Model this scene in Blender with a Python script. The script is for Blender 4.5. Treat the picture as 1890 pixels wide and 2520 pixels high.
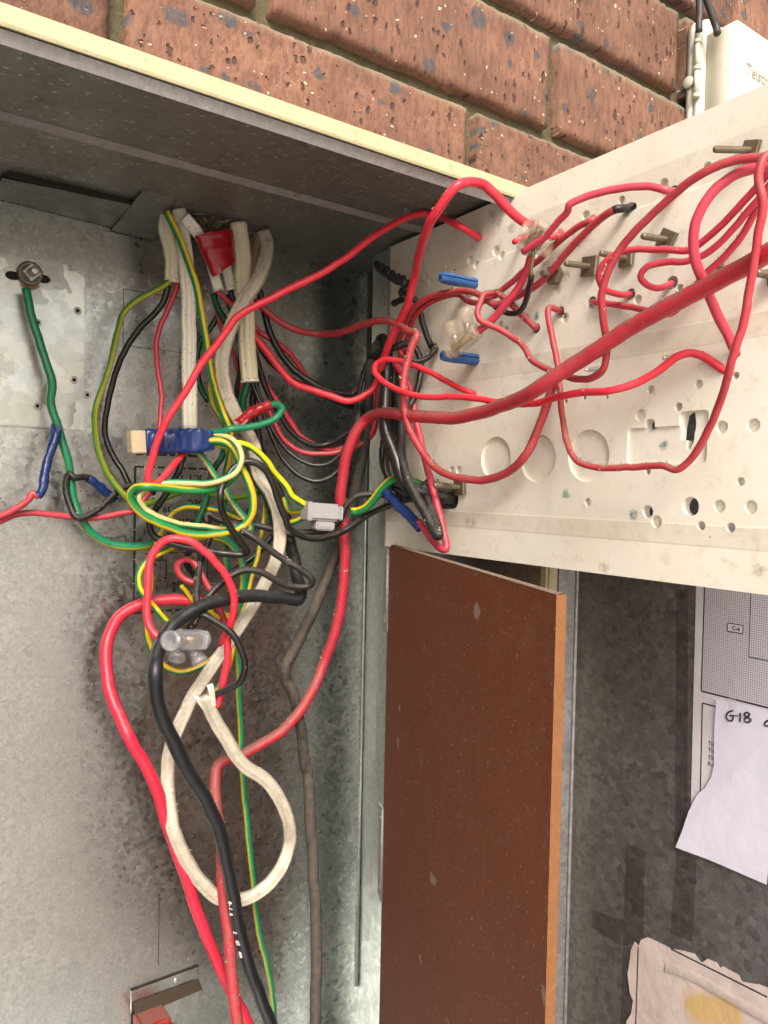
import bpy, bmesh, math, random, json
from mathutils import Vector, Matrix, noise
for o in list(bpy.data.objects): bpy.data.objects.remove(o)
SC = bpy.context.scene
COL = SC.collection
V = Vector
R = math.radians

# ------------------------------------------------------------------ measured data (metres, world space)
CAM = [[0.81026,-0.585732,0.019937],[0.00132,0.035842,0.999357],[0.586069,0.809712,-0.029815]]
WIRES = [
 ('white_cable','short dirty white cable cut open above three thin wires','sheath_grey',0.00647,[[0.236,0.6515,1.7318],[0.2346,0.6515,1.7199],[0.2381,0.6522,1.7063],[0.2409,0.6534,1.6924],[0.2428,0.6555,1.677]],{"flat":0.5}),
 ('white_cable','long clean white cable hanging straight down to the blue taped connector','sheath',0.00648,[[0.2443,0.6475,1.737],[0.2471,0.6456,1.7181],[0.2498,0.6438,1.6949],[0.2518,0.6426,1.6657],[0.253,0.642,1.6305],[0.2537,0.6417,1.5863],[0.2544,0.6415,1.5486]],{"flat":0.5}),
 ('white_cable','white cable cut off level above the green and black wires','sheath_cream',0.00784,[[0.2966,0.6415,1.7351],[0.2995,0.64,1.7125],[0.3024,0.6388,1.6794],[0.3046,0.6381,1.6444],[0.307,0.6372,1.614],[0.3086,0.6365,1.5953]],{"flat":0.5}),
 ('white_cable','grimy white cable curling into a big loop with a split end','sheath_dirty',0.006,[[0.3221,0.6415,1.7321],[0.3221,0.6333,1.7185],[0.3178,0.6271,1.7024],[0.3069,0.6215,1.6811],[0.2947,0.6229,1.6615],[0.2846,0.6231,1.6422],[0.277,0.6215,1.6218],[0.2783,0.6282,1.6022],[0.2847,0.6319,1.5808],[0.2975,0.6323,1.5576],[0.3109,0.6315,1.5369],[0.3159,0.6308,1.5112],[0.3265,0.6256,1.4928],[0.3327,0.6235,1.4726],[0.3348,0.6241,1.4522],[0.3322,0.6285,1.4299],[0.3248,0.6365,1.4073],[0.31,0.6373,1.383],[0.2943,0.639,1.3607],[0.2773,0.6408,1.3374],[0.2614,0.6421,1.3147],[0.2481,0.6415,1.2911],[0.2415,0.6438,1.269],[0.239,0.6433,1.247],[0.2396,0.6406,1.2252],[0.2419,0.6365,1.2024],[0.2557,0.6391,1.169],[0.2716,0.6381,1.1434],[0.2876,0.6348,1.1276],[0.304,0.6302,1.1244],[0.3224,0.6258,1.1292],[0.3389,0.6241,1.1421],[0.3511,0.6265,1.1614],[0.3461,0.6198,1.1895],[0.3359,0.6175,1.2135],[0.3219,0.6181,1.2337],[0.3029,0.6215,1.2494],[0.2843,0.6215,1.2767],[0.2694,0.6192,1.3024],[0.2612,0.6165,1.3199]],{"flat":0.72}),
 ('white_cable','short white cable running down into the red tape','sheath',0.00524,[[0.2454,0.6365,1.7277],[0.2528,0.6377,1.7216],[0.2613,0.6394,1.7137],[0.2702,0.6415,1.7042]],{"flat":0.55}),
 ('white_cable','tan stained white cable behind the cut cable','sheath_tan',0.00456,[[0.3285,0.6615,1.7409],[0.3247,0.6624,1.7308],[0.3201,0.6624,1.7125],[0.3178,0.6615,1.6976]],{"flat":0.7}),
 ('white_cable','white cable stub with ragged end showing under the red tape, left','sheath',0.00467,[[0.27,0.6465,1.7053],[0.2757,0.6463,1.6913],[0.2817,0.6465,1.6744]],{"flat":0.5}),
 ('white_cable','white cable stub with ragged end showing under the red tape, right','sheath',0.00512,[[0.2858,0.6515,1.7126],[0.2908,0.6511,1.6982],[0.2962,0.6515,1.6785]],{"flat":0.5}),
 ('earth_wire','green earth wire with yellow stripe clamped under the earth stud','gy_dark',0.00355,[[0.131,0.6855,1.6576],[0.1348,0.6845,1.6378],[0.1408,0.6822,1.6146],[0.1487,0.6789,1.5884],[0.1504,0.6784,1.5794],[0.1499,0.6799,1.566],[0.1558,0.6775,1.5436],[0.1623,0.6757,1.5182],[0.1643,0.676,1.5026],[0.1667,0.6761,1.4854],[0.1731,0.6735,1.4689],[0.182,0.6756,1.4574],[0.1964,0.6757,1.4482],[0.2152,0.6742,1.445],[0.2314,0.6728,1.4471],[0.2465,0.6715,1.4503],[0.2645,0.6684,1.4521],[0.2859,0.6644,1.4526],[0.2999,0.6617,1.4497],[0.3104,0.6615,1.4375],[0.3149,0.6576,1.4216],[0.3144,0.6571,1.4023],[0.3095,0.6598,1.383],[0.3024,0.6647,1.378],[0.2933,0.6715,1.3842]],{"ph":0.76,"tw":0.08}),
 ('earth_wire','lime green earth wire bowing left from the short dirty cable','gy_lime',0.00257,[[0.2426,0.6555,1.6785],[0.2366,0.6575,1.6727],[0.226,0.6616,1.6658],[0.2155,0.6655,1.6583],[0.2043,0.6688,1.6455],[0.1992,0.6671,1.6271],[0.1946,0.6639,1.6044],[0.1867,0.6628,1.582],[0.1804,0.6615,1.5628],[0.1811,0.665,1.546],[0.1855,0.6668,1.5247],[0.1952,0.6652,1.5033],[0.2072,0.6615,1.4867],[0.2132,0.663,1.4808],[0.224,0.6632,1.4817],[0.2397,0.664,1.4872],[0.2549,0.6646,1.4933],[0.2703,0.6646,1.4972],[0.286,0.6642,1.4928],[0.298,0.6637,1.4893],[0.3131,0.6627,1.4893],[0.3327,0.6615,1.4929]],{"ph":0.27,"tw":0.05}),
 ('black_wire','thin black wire bowing left beside the lime green earth wire','black',0.00275,[[0.2404,0.6575,1.6726],[0.2375,0.6596,1.6607],[0.2304,0.6649,1.6487],[0.2197,0.6728,1.6351],[0.2102,0.6798,1.6171],[0.2019,0.6859,1.5901],[0.1973,0.6893,1.5632],[0.1968,0.6896,1.5437],[0.2025,0.6856,1.5244],[0.2099,0.6803,1.5096],[0.2155,0.6763,1.4962],[0.2174,0.675,1.4908],[0.2222,0.6716,1.4846],[0.2296,0.6665,1.4839]],{}),
 ('red_wire','thin red wire dropping straight from the short dirty cable','red_dull',0.00237,[[0.2469,0.6555,1.6792],[0.2458,0.655,1.67],[0.2402,0.6565,1.6546],[0.2336,0.6586,1.6378],[0.2299,0.6582,1.6181],[0.2306,0.6543,1.5956],[0.2321,0.6504,1.5778],[0.2309,0.6479,1.5555],[0.2296,0.6465,1.5407]],{}),
 ('black_wire','black wire hooked round the earth wire with a blue taped end','black_dusty',0.00285,[[0.2016,0.6815,1.4862],[0.1884,0.6761,1.4973],[0.1759,0.6719,1.505],[0.1656,0.6695,1.5052],[0.1627,0.6716,1.5085],[0.1608,0.6727,1.5025],[0.1605,0.6724,1.4925],[0.1626,0.6702,1.4812],[0.1683,0.6655,1.4711],[0.1831,0.6667,1.4767],[0.1982,0.67,1.4894],[0.2089,0.6718,1.4977],[0.2192,0.6716,1.4986],[0.2258,0.6718,1.4955],[0.2358,0.6715,1.4929]],{"tape":["blue",0,0.2]}),
 ('red_wire','short red wire with blue tape wrapped round its upper end','red_dull',0.00276,[[0.1522,0.6675,1.5429],[0.1479,0.6658,1.5287],[0.1428,0.6642,1.5132],[0.1408,0.662,1.502],[0.1393,0.6608,1.4951],[0.1355,0.6612,1.4893],[0.132,0.6625,1.4916],[0.1301,0.6623,1.4874],[0.1229,0.6641,1.4805],[0.11,0.6681,1.4727],[0.0996,0.6715,1.4675]],{"tape":["blue",0,0.55]}),
 ('red_wire','red wire running flat to the left frame edge below the taped one','red_dull',0.00257,[[0.2358,0.6715,1.4975],[0.2283,0.671,1.491],[0.2239,0.6699,1.4856],[0.2168,0.6687,1.4779],[0.2056,0.6695,1.475],[0.1955,0.6702,1.4728],[0.1761,0.6715,1.4704],[0.1558,0.6727,1.4726],[0.1362,0.6735,1.4751],[0.1234,0.6737,1.474],[0.1108,0.6729,1.4684],[0.1009,0.6715,1.4621]],{}),
 ('red_wire','long bright red wire arching from the connector up to a panel hole','red_bright',0.003,[[0.444,0.4844,1.7127],[0.4328,0.4746,1.7091],[0.4138,0.4745,1.7126],[0.4136,0.496,1.726],[0.4117,0.5165,1.7343],[0.3952,0.5236,1.7291],[0.3704,0.5329,1.7108],[0.3458,0.5415,1.6897],[0.3176,0.5541,1.6691],[0.2925,0.5655,1.6533],[0.2677,0.5765,1.6363],[0.2579,0.5823,1.6208],[0.2453,0.5898,1.6011],[0.2326,0.5969,1.5731],[0.2212,0.6035,1.5521],[0.2142,0.6109,1.5314],[0.2107,0.6153,1.5134],[0.2103,0.6165,1.5037],[0.2161,0.6192,1.499],[0.2263,0.6239,1.5069],[0.2393,0.6315,1.5203],[0.2495,0.6365,1.5311]],{}),
 ('red_wire','dusty dark red wire sagging level, then looping down beside the hinge','red_dusty',0.00327,[[0.3194,0.6515,1.6722],[0.328,0.651,1.6656],[0.3451,0.6492,1.6551],[0.3636,0.6458,1.6491],[0.3838,0.6415,1.6479],[0.3903,0.6149,1.6463],[0.3958,0.5859,1.6501],[0.4,0.5624,1.6507],[0.403,0.5431,1.6445],[0.404,0.527,1.6355],[0.4048,0.5165,1.6305],[0.4009,0.5188,1.6206],[0.3978,0.5204,1.6065],[0.395,0.5214,1.5878],[0.3953,0.5205,1.5719],[0.3974,0.5182,1.558],[0.4018,0.5143,1.5441],[0.4078,0.5094,1.5321],[0.4145,0.504,1.5211],[0.4156,0.4835,1.5122],[0.4183,0.457,1.5084],[0.4193,0.4462,1.5085],[0.4202,0.4227,1.5138],[0.417,0.4003,1.5263],[0.4219,0.3921,1.5464],[0.4249,0.3848,1.5685],[0.4265,0.3809,1.5807]],{}),
 ('red_wire','bright red wire rising steeply to the upper clear connector','red_bright',0.00335,[[0.308,0.6415,1.647],[0.3143,0.64,1.6368],[0.3264,0.6361,1.6223],[0.3373,0.6329,1.6075],[0.3508,0.6278,1.5957],[0.3655,0.6215,1.5902],[0.379,0.613,1.5858],[0.3926,0.6044,1.5815],[0.4034,0.5977,1.5842],[0.4144,0.5915,1.595],[0.4087,0.5705,1.6173],[0.4046,0.5525,1.6342],[0.4023,0.5373,1.6465],[0.3984,0.5205,1.6604],[0.3903,0.5015,1.6779],[0.3636,0.4615,1.6825],[0.3432,0.4265,1.688],[0.3413,0.4115,1.6964],[0.3463,0.4015,1.7062],[0.3586,0.4015,1.7124],[0.3714,0.4015,1.7137],[0.3787,0.3994,1.7089],[0.3895,0.3966,1.7005],[0.4002,0.3934,1.6934],[0.4107,0.3899,1.6889]],{}),
 ('red_wire','pinkish red wire sagging behind the bright rising one','red_dull',0.00278,[[0.3194,0.6615,1.6495],[0.3263,0.6611,1.6463],[0.3419,0.6597,1.6402],[0.3563,0.6589,1.6321],[0.3698,0.6591,1.6205],[0.3803,0.6604,1.6085],[0.391,0.6615,1.5961],[0.4065,0.6573,1.5895],[0.4219,0.6528,1.5921],[0.4379,0.6492,1.6027],[0.4475,0.6515,1.623]],{}),
 ('red_wire','red wire looping in a narrow hook across the lower hinge side','red_bright',0.00258,[[0.443,0.4852,1.5821],[0.4339,0.4787,1.5816],[0.4265,0.4955,1.5899],[0.4165,0.518,1.6022],[0.4055,0.5404,1.6114],[0.3984,0.5536,1.614],[0.3944,0.5615,1.6108],[0.3893,0.5552,1.602],[0.3884,0.5416,1.5923],[0.3898,0.5186,1.5829],[0.3944,0.4943,1.5762],[0.3998,0.4641,1.5739],[0.4034,0.4381,1.5705],[0.4063,0.4069,1.5648],[0.4076,0.3827,1.563],[0.4075,0.359,1.5655],[0.4066,0.3362,1.5661],[0.4049,0.3142,1.5655],[0.4126,0.3008,1.5699],[0.418,0.2899,1.5769],[0.4219,0.2809,1.5845],[0.4256,0.274,1.5869],[0.4296,0.2661,1.5832],[0.4336,0.2561,1.575],[0.4363,0.2502,1.5716]],{}),
 ('black_wire','black wire sagging over the bright red wire towards the hinge','black',0.00331,[[0.3256,0.6575,1.687],[0.3306,0.658,1.6704],[0.3354,0.6582,1.6552],[0.3442,0.657,1.6352],[0.3571,0.653,1.6167],[0.3695,0.6481,1.6061],[0.3848,0.6415,1.597],[0.4012,0.6363,1.5931],[0.4176,0.6309,1.5916],[0.4309,0.6265,1.5929]],{}),
 ('black_wire','black wire tucked under the bright red wire towards the hinge','black',0.00297,[[0.3194,0.6615,1.6487],[0.3366,0.663,1.6254],[0.3491,0.6621,1.6137],[0.3682,0.6589,1.6021],[0.3923,0.6536,1.593],[0.4133,0.6488,1.5851],[0.4274,0.6452,1.5822],[0.4415,0.6415,1.5834]],{}),
 ('black_wire','slim black wire sagging above the red pair by the right corner','black',0.00272,[[0.3184,0.6515,1.6281],[0.3266,0.6532,1.6086],[0.3365,0.6545,1.5873],[0.3454,0.6538,1.5735],[0.3561,0.6527,1.5579],[0.3679,0.6499,1.5466],[0.3808,0.6458,1.5412],[0.3937,0.6415,1.543],[0.4033,0.6319,1.5498],[0.4114,0.6234,1.559],[0.4132,0.618,1.5827],[0.415,0.6126,1.6069],[0.419,0.6062,1.6262],[0.4225,0.6015,1.6373]],{}),
 ('black_wire','slim black wire, upper of the two lowest sagging by the corner','black',0.00193,[[0.3255,0.6615,1.5998],[0.3342,0.6566,1.5728],[0.3415,0.6525,1.5521],[0.3513,0.6465,1.5362],[0.3623,0.6395,1.5259],[0.3734,0.6325,1.5213],[0.3844,0.6256,1.5228],[0.3955,0.6192,1.5325],[0.4042,0.6152,1.5491],[0.4104,0.6133,1.5706],[0.4152,0.6126,1.5939],[0.42,0.6115,1.6139]],{}),
 ('black_wire','slim black wire sagging lowest of all by the right corner','black',0.00232,[[0.3201,0.6615,1.6041],[0.3303,0.6561,1.5757],[0.3392,0.6515,1.5471],[0.3493,0.6458,1.5247],[0.3619,0.6381,1.5113],[0.3757,0.6295,1.5063],[0.3868,0.6229,1.5103],[0.3967,0.6176,1.5211],[0.4073,0.6138,1.5492],[0.413,0.613,1.5741],[0.4182,0.6127,1.6007],[0.4247,0.6115,1.6275]],{}),
 ('red_wire','slim red wire, upper one of the sagging pair by the corner','red_dull',0.00275,[[0.3265,0.6565,1.6074],[0.3372,0.6561,1.5924],[0.3496,0.6548,1.5771],[0.3587,0.6542,1.5647],[0.3696,0.6531,1.5505],[0.3831,0.6496,1.5419],[0.3964,0.6456,1.5374],[0.4096,0.6415,1.5391],[0.4218,0.6295,1.544],[0.4312,0.6197,1.5558],[0.4332,0.6147,1.5774],[0.4325,0.6115,1.6003]],{}),
 ('red_wire','slim red wire, lower one of the sagging pair by the corner','red_dull',0.00256,[[0.3366,0.6615,1.5798],[0.3449,0.6593,1.5624],[0.3546,0.6562,1.5457],[0.3652,0.6515,1.5366],[0.3787,0.6451,1.5328],[0.3937,0.6379,1.5334],[0.4073,0.6316,1.5367],[0.4211,0.6253,1.5421],[0.4329,0.6207,1.5526],[0.4392,0.6215,1.5733]],{}),
 ('thick_red_cable','thick dusty red cable crossing the white panel and hanging down the box','red_thick',0.0052,[[0.3921,0.2007,1.6288],[0.3946,0.2107,1.6261],[0.3973,0.2268,1.6221],[0.399,0.2475,1.6175],[0.3996,0.2694,1.6113],[0.3992,0.2922,1.6037],[0.3976,0.3162,1.5945],[0.3951,0.3415,1.5826],[0.3912,0.3676,1.57],[0.3973,0.3979,1.5636],[0.4005,0.428,1.5598],[0.4014,0.4433,1.5584],[0.4017,0.4763,1.5579],[0.3998,0.5191,1.5629],[0.4045,0.5605,1.5682],[0.4073,0.5915,1.5655],[0.4002,0.6019,1.5515],[0.3969,0.6099,1.5323],[0.3969,0.6166,1.5081],[0.399,0.6215,1.4835],[0.402,0.6215,1.4707],[0.4051,0.6233,1.4457],[0.407,0.626,1.4204],[0.4075,0.6303,1.3914],[0.4046,0.6373,1.3601],[0.3991,0.6465,1.3284],[0.3824,0.6455,1.2967],[0.3701,0.647,1.2805],[0.3544,0.6503,1.2655],[0.3354,0.6558,1.254],[0.3169,0.6615,1.245],[0.3043,0.6645,1.2433],[0.2963,0.6658,1.2388],[0.2922,0.6627,1.2284],[0.289,0.6541,1.2094],[0.288,0.6447,1.1924],[0.2868,0.6365,1.1773],[0.2863,0.6307,1.1439],[0.2879,0.623,1.108],[0.2887,0.6158,1.0726],[0.2897,0.6099,1.0446],[0.2911,0.6049,1.0239],[0.2922,0.6015,1.0102]],{}),
 ('thick_black_cable','thick dusty grey brown cable hanging down the right corner of the box','black_grey',0.0057,[[0.374,0.6115,0.9699],[0.3762,0.6149,0.9888],[0.3799,0.6206,1.0208],[0.3834,0.6277,1.058],[0.3862,0.6354,1.096],[0.3877,0.644,1.1346],[0.3891,0.6527,1.174],[0.3904,0.6615,1.2142],[0.3885,0.6617,1.2193],[0.3828,0.6596,1.247],[0.3768,0.6576,1.2743],[0.37,0.6574,1.2958],[0.3623,0.6588,1.3117],[0.3614,0.6565,1.3241],[0.368,0.6554,1.3387],[0.3806,0.6529,1.3649],[0.3959,0.6501,1.3981],[0.4098,0.6479,1.4302],[0.4234,0.6465,1.466],[0.426,0.6376,1.4989],[0.4267,0.6342,1.5121],[0.4281,0.628,1.5358],[0.4276,0.6215,1.5674],[0.4219,0.6114,1.5993],[0.4193,0.5996,1.6286],[0.4223,0.5915,1.6391],[0.4212,0.5815,1.628]],{}),
 ('thick_black_cable','thick shiny black cable dropping from the hinge fold to the panel slot','black',0.00602,[[0.4262,0.6065,1.6287],[0.4194,0.5875,1.6389],[0.4196,0.5817,1.6263],[0.4134,0.5726,1.5947],[0.4082,0.5656,1.5704],[0.4048,0.5587,1.5498],[0.4062,0.5532,1.5391],[0.408,0.546,1.5253],[0.4089,0.5396,1.5117],[0.4128,0.5315,1.5012],[0.421,0.5201,1.4967],[0.4315,0.5059,1.4946],[0.4547,0.5135,1.4943]],{}),
 ('black_wire','black wire running close behind the shiny cable by the hinge','black',0.00355,[[0.4252,0.5746,1.613],[0.425,0.5753,1.5948],[0.426,0.5752,1.5745],[0.4262,0.5757,1.5552],[0.4187,0.575,1.5344],[0.4154,0.5735,1.521],[0.4172,0.5688,1.5099],[0.4231,0.5613,1.503],[0.4326,0.5504,1.4983],[0.4501,0.5308,1.4954]],{}),
 ('black_wire','black wire bowing lowest left of the shiny cable by the hinge','black',0.0032,[[0.4235,0.5873,1.5453],[0.4203,0.585,1.5316],[0.4197,0.5811,1.5192],[0.4213,0.5761,1.509],[0.426,0.5683,1.499],[0.4338,0.5584,1.4947],[0.4501,0.5307,1.4929]],{}),
 ('black_wire','black wire lying against the panel edge behind the folded cable','black',0.00336,[[0.4193,0.6165,1.613],[0.4195,0.62,1.5985],[0.4195,0.6251,1.5776],[0.4178,0.6315,1.5564]],{}),
 ('thick_black_cable','thick dusty black cable bent sharply to a point below the slot','black_dusty',0.00425,[[0.4273,0.5787,1.6015],[0.4244,0.5681,1.582],[0.4213,0.5584,1.564],[0.4165,0.5515,1.5484],[0.4114,0.5448,1.5332],[0.409,0.5375,1.5204],[0.4077,0.5283,1.5069],[0.4077,0.5169,1.4928],[0.4087,0.5058,1.4809],[0.4092,0.4944,1.4684],[0.405,0.4837,1.4632],[0.4091,0.4876,1.4652],[0.4135,0.4998,1.4765],[0.4185,0.5138,1.4901],[0.4227,0.5235,1.5005],[0.428,0.526,1.5054],[0.4337,0.5146,1.4998],[0.4518,0.5177,1.4961]],{}),
 ('black_wire','black wire arching over the thick folded cable into the slot','black_dusty',0.00295,[[0.4138,0.6015,1.6253],[0.416,0.5643,1.6282],[0.4224,0.5581,1.6316],[0.4282,0.5525,1.6308],[0.4317,0.5479,1.6225],[0.4323,0.545,1.6103],[0.4298,0.5438,1.5962],[0.4251,0.5445,1.584],[0.4205,0.5455,1.5739],[0.4245,0.555,1.559],[0.4292,0.5754,1.5297],[0.4275,0.5607,1.5092],[0.4344,0.5398,1.4975],[0.4501,0.5275,1.4919]],{}),
 ('black_wire','short black wire curving into a hole under the twisted joint','black_dusty',0.00252,[[0.4145,0.5441,1.6219],[0.4173,0.5413,1.616],[0.4211,0.5381,1.6132],[0.4256,0.5344,1.6137],[0.4308,0.5302,1.6177],[0.4341,0.5274,1.6235],[0.4443,0.538,1.6286]],{}),
 ('black_wire','black wire leading from the twisted joint down to a panel hole','black_dusty',0.00272,[[0.4146,0.5494,1.6729],[0.4216,0.5448,1.6701],[0.426,0.5419,1.6612],[0.4291,0.54,1.6492],[0.4319,0.5382,1.6387],[0.4353,0.536,1.6297],[0.4445,0.5448,1.6294]],{}),
 ('red_wire','dusty red wire, outer of the pair arching towards the dust-caked bend','red_dusty',0.00266,[[0.4259,0.5638,1.6216],[0.4209,0.5641,1.6319],[0.4169,0.5527,1.642],[0.4122,0.5358,1.6551],[0.4124,0.5173,1.662],[0.4148,0.4953,1.6637],[0.4172,0.4724,1.6616],[0.4183,0.454,1.6547],[0.4193,0.4472,1.6498],[0.421,0.4391,1.6453],[0.4228,0.4317,1.6455],[0.4247,0.4218,1.6479],[0.4264,0.411,1.6512],[0.4277,0.3995,1.6552],[0.4279,0.389,1.6605],[0.4267,0.3777,1.6676],[0.4253,0.362,1.6762],[0.424,0.35,1.6823],[0.4233,0.341,1.6858],[0.4232,0.3299,1.6883],[0.4338,0.3284,1.691],[0.4392,0.3277,1.6936]],{"burn":1}),
 ('red_wire','dusty red wire, inner of the pair, running on to an upper hole','red_dusty',0.00242,[[0.4262,0.573,1.6133],[0.4259,0.5602,1.6319],[0.4198,0.5441,1.6471],[0.4179,0.5287,1.6569],[0.4196,0.5077,1.6625],[0.4226,0.4848,1.6616],[0.4228,0.4741,1.6547],[0.4254,0.4636,1.6518],[0.4277,0.4532,1.6529],[0.429,0.4393,1.6589],[0.4299,0.4274,1.6639],[0.4301,0.417,1.6689],[0.4309,0.4047,1.673],[0.4301,0.39,1.6801],[0.4297,0.3739,1.686],[0.4296,0.3638,1.6889],[0.4299,0.3558,1.6898],[0.44,0.3616,1.6951]],{}),
 ('red_wire','red wire joining the two clear connectors on the white panel','red_mid',0.00287,[[0.4081,0.4469,1.6228],[0.4106,0.4354,1.6296],[0.4125,0.4237,1.6376],[0.4134,0.4115,1.647],[0.4127,0.4024,1.6557],[0.4108,0.3953,1.6637],[0.4087,0.3907,1.6696]],{}),
 ('red_wire','short dusty red wire slanting into a hole below the dust-caked bend','red_dusty',0.0025,[[0.4219,0.4405,1.6553],[0.4247,0.4347,1.6506],[0.427,0.4284,1.6439],[0.4294,0.4223,1.6376],[0.432,0.4156,1.631],[0.4342,0.4096,1.6249],[0.4413,0.414,1.6249]],{}),
 ('red_wire','red wire from the dust-caked bend looping under the thick cable','red_dusty',0.00241,[[0.4179,0.4391,1.6533],[0.4111,0.4414,1.6514],[0.4079,0.4411,1.6452],[0.4043,0.4402,1.6367],[0.4041,0.438,1.6307],[0.4077,0.4322,1.6266],[0.4132,0.4239,1.6216],[0.4174,0.417,1.616],[0.4163,0.4051,1.6082],[0.4123,0.3915,1.5958],[0.4106,0.3702,1.5852],[0.4092,0.3504,1.5782],[0.4081,0.3349,1.5761],[0.4051,0.3229,1.5804],[0.4019,0.317,1.5946],[0.3945,0.3142,1.6082],[0.3876,0.3111,1.6215],[0.385,0.3051,1.6334],[0.3844,0.2951,1.6474],[0.3839,0.283,1.6553],[0.3838,0.2694,1.6624],[0.3831,0.2551,1.6695],[0.383,0.2398,1.674],[0.3864,0.2273,1.6762],[0.3897,0.2152,1.6753],[0.3922,0.2058,1.6733]],{}),
 ('red_wire','pinkish red wire arching from the upper connector to a blackened hole','red_pink',0.00242,[[0.4007,0.391,1.6702],[0.4013,0.383,1.6721],[0.4015,0.3736,1.6748],[0.4006,0.3652,1.6786],[0.3992,0.358,1.6825],[0.3977,0.348,1.6868],[0.3956,0.3456,1.6892],[0.3992,0.3373,1.6921],[0.4046,0.3252,1.6942],[0.4113,0.3105,1.6939],[0.4167,0.298,1.6914],[0.4203,0.2893,1.6878],[0.4384,0.2955,1.6927]],{"burn":1}),
 ('black_wire','glossy black sleeved wire hanging from the upper clear connector','black_gloss',0.00212,[[0.4026,0.3849,1.6521],[0.4083,0.3913,1.6477],[0.4143,0.3984,1.6427],[0.4192,0.4072,1.6376],[0.4214,0.4153,1.6346],[0.4217,0.4229,1.6353],[0.4221,0.4307,1.638],[0.423,0.4431,1.6443]],{}),
 ('bare_wire','thin olive wire between the clear connector and the black sleeve','olive',0.00115,[[0.4025,0.3833,1.6703],[0.4027,0.3838,1.6632],[0.4025,0.3844,1.6574],[0.4026,0.3849,1.6512]],{}),
 ('red_wire','short cut red wire end poking out left of the upper connector','red_bright',0.00218,[[0.4174,0.4172,1.6875],[0.4257,0.4206,1.6915],[0.4335,0.4238,1.6955],[0.4417,0.4291,1.6995]],{}),
 ('red_wire','short red wire end poking out right of the upper connector','red_bright',0.00221,[[0.4124,0.3774,1.6798],[0.4266,0.3838,1.6856],[0.4346,0.3866,1.6895],[0.4407,0.3904,1.6923]],{}),
 ('red_wire','red wire dropping from a hole and running level to the upper right','red_dusty',0.00224,[[0.4407,0.3896,1.6333],[0.4306,0.3856,1.6332],[0.4206,0.3843,1.6327],[0.4199,0.3831,1.6244],[0.4208,0.3793,1.6093],[0.4213,0.3748,1.5893],[0.4209,0.3712,1.5707],[0.4202,0.3677,1.551],[0.4123,0.356,1.5333],[0.4096,0.3444,1.5218],[0.4113,0.3271,1.5171],[0.4133,0.3045,1.5169],[0.4141,0.2828,1.5179],[0.4138,0.272,1.515],[0.414,0.2643,1.5205],[0.411,0.253,1.5336],[0.4046,0.2413,1.55],[0.3927,0.2272,1.5718],[0.3915,0.2207,1.5933],[0.388,0.2154,1.6157],[0.3841,0.2112,1.635],[0.3823,0.2084,1.6459],[0.3804,0.2093,1.6559],[0.3797,0.2094,1.6643],[0.3814,0.2079,1.6707],[0.3871,0.2032,1.6728]],{}),
 ('red_wire','fat red wire curving in a wide bow near the right frame edge','red_pink',0.00283,[[0.4023,0.211,1.6742],[0.3987,0.2181,1.6733],[0.3941,0.2267,1.6719],[0.3901,0.2349,1.6679],[0.3877,0.2422,1.6603],[0.3878,0.248,1.6499],[0.3907,0.2507,1.6399],[0.3959,0.2519,1.6298],[0.4043,0.2514,1.6187],[0.4133,0.2506,1.6073],[0.4242,0.2491,1.5939],[0.4303,0.2482,1.5865],[0.4383,0.2505,1.5838]],{}),
 ('red_wire','red wire bending back into a hole, upper hairpin on the panel','red_mid',0.00211,[[0.4084,0.2142,1.6777],[0.411,0.2246,1.6713],[0.4132,0.2342,1.6649],[0.4148,0.245,1.6578],[0.4154,0.2577,1.6505],[0.4147,0.2691,1.6454],[0.4114,0.2831,1.6484],[0.407,0.2996,1.652],[0.4035,0.3123,1.6513],[0.402,0.3214,1.6466],[0.4036,0.3263,1.6401],[0.4102,0.3275,1.634],[0.4207,0.326,1.6319],[0.4311,0.3244,1.6324],[0.4392,0.3274,1.6346]],{}),
 ('red_wire','red wire bending back into a hole, lower hairpin on the panel','red_mid',0.00205,[[0.4104,0.215,1.6731],[0.4126,0.2233,1.6662],[0.4141,0.2335,1.6583],[0.4154,0.245,1.6492],[0.4147,0.258,1.6411],[0.4121,0.2695,1.6382],[0.4083,0.2819,1.6396],[0.4053,0.2918,1.6383],[0.4052,0.2964,1.6341],[0.4119,0.2962,1.63],[0.4218,0.2944,1.6294],[0.4303,0.2929,1.6325],[0.4384,0.2954,1.6359]],{}),
 ('red_wire','red wire diving behind the thick cable and out to a pale hole','red_mid',0.00212,[[0.4145,0.217,1.6711],[0.4173,0.2257,1.6634],[0.4198,0.2346,1.6551],[0.4221,0.2436,1.6464],[0.4232,0.2533,1.6381],[0.4227,0.2636,1.6313],[0.4232,0.2738,1.6222],[0.4241,0.2821,1.6135],[0.4264,0.2933,1.6134],[0.4298,0.315,1.621],[0.432,0.3373,1.6284],[0.4328,0.351,1.6324],[0.44,0.3615,1.6358]],{}),
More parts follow.
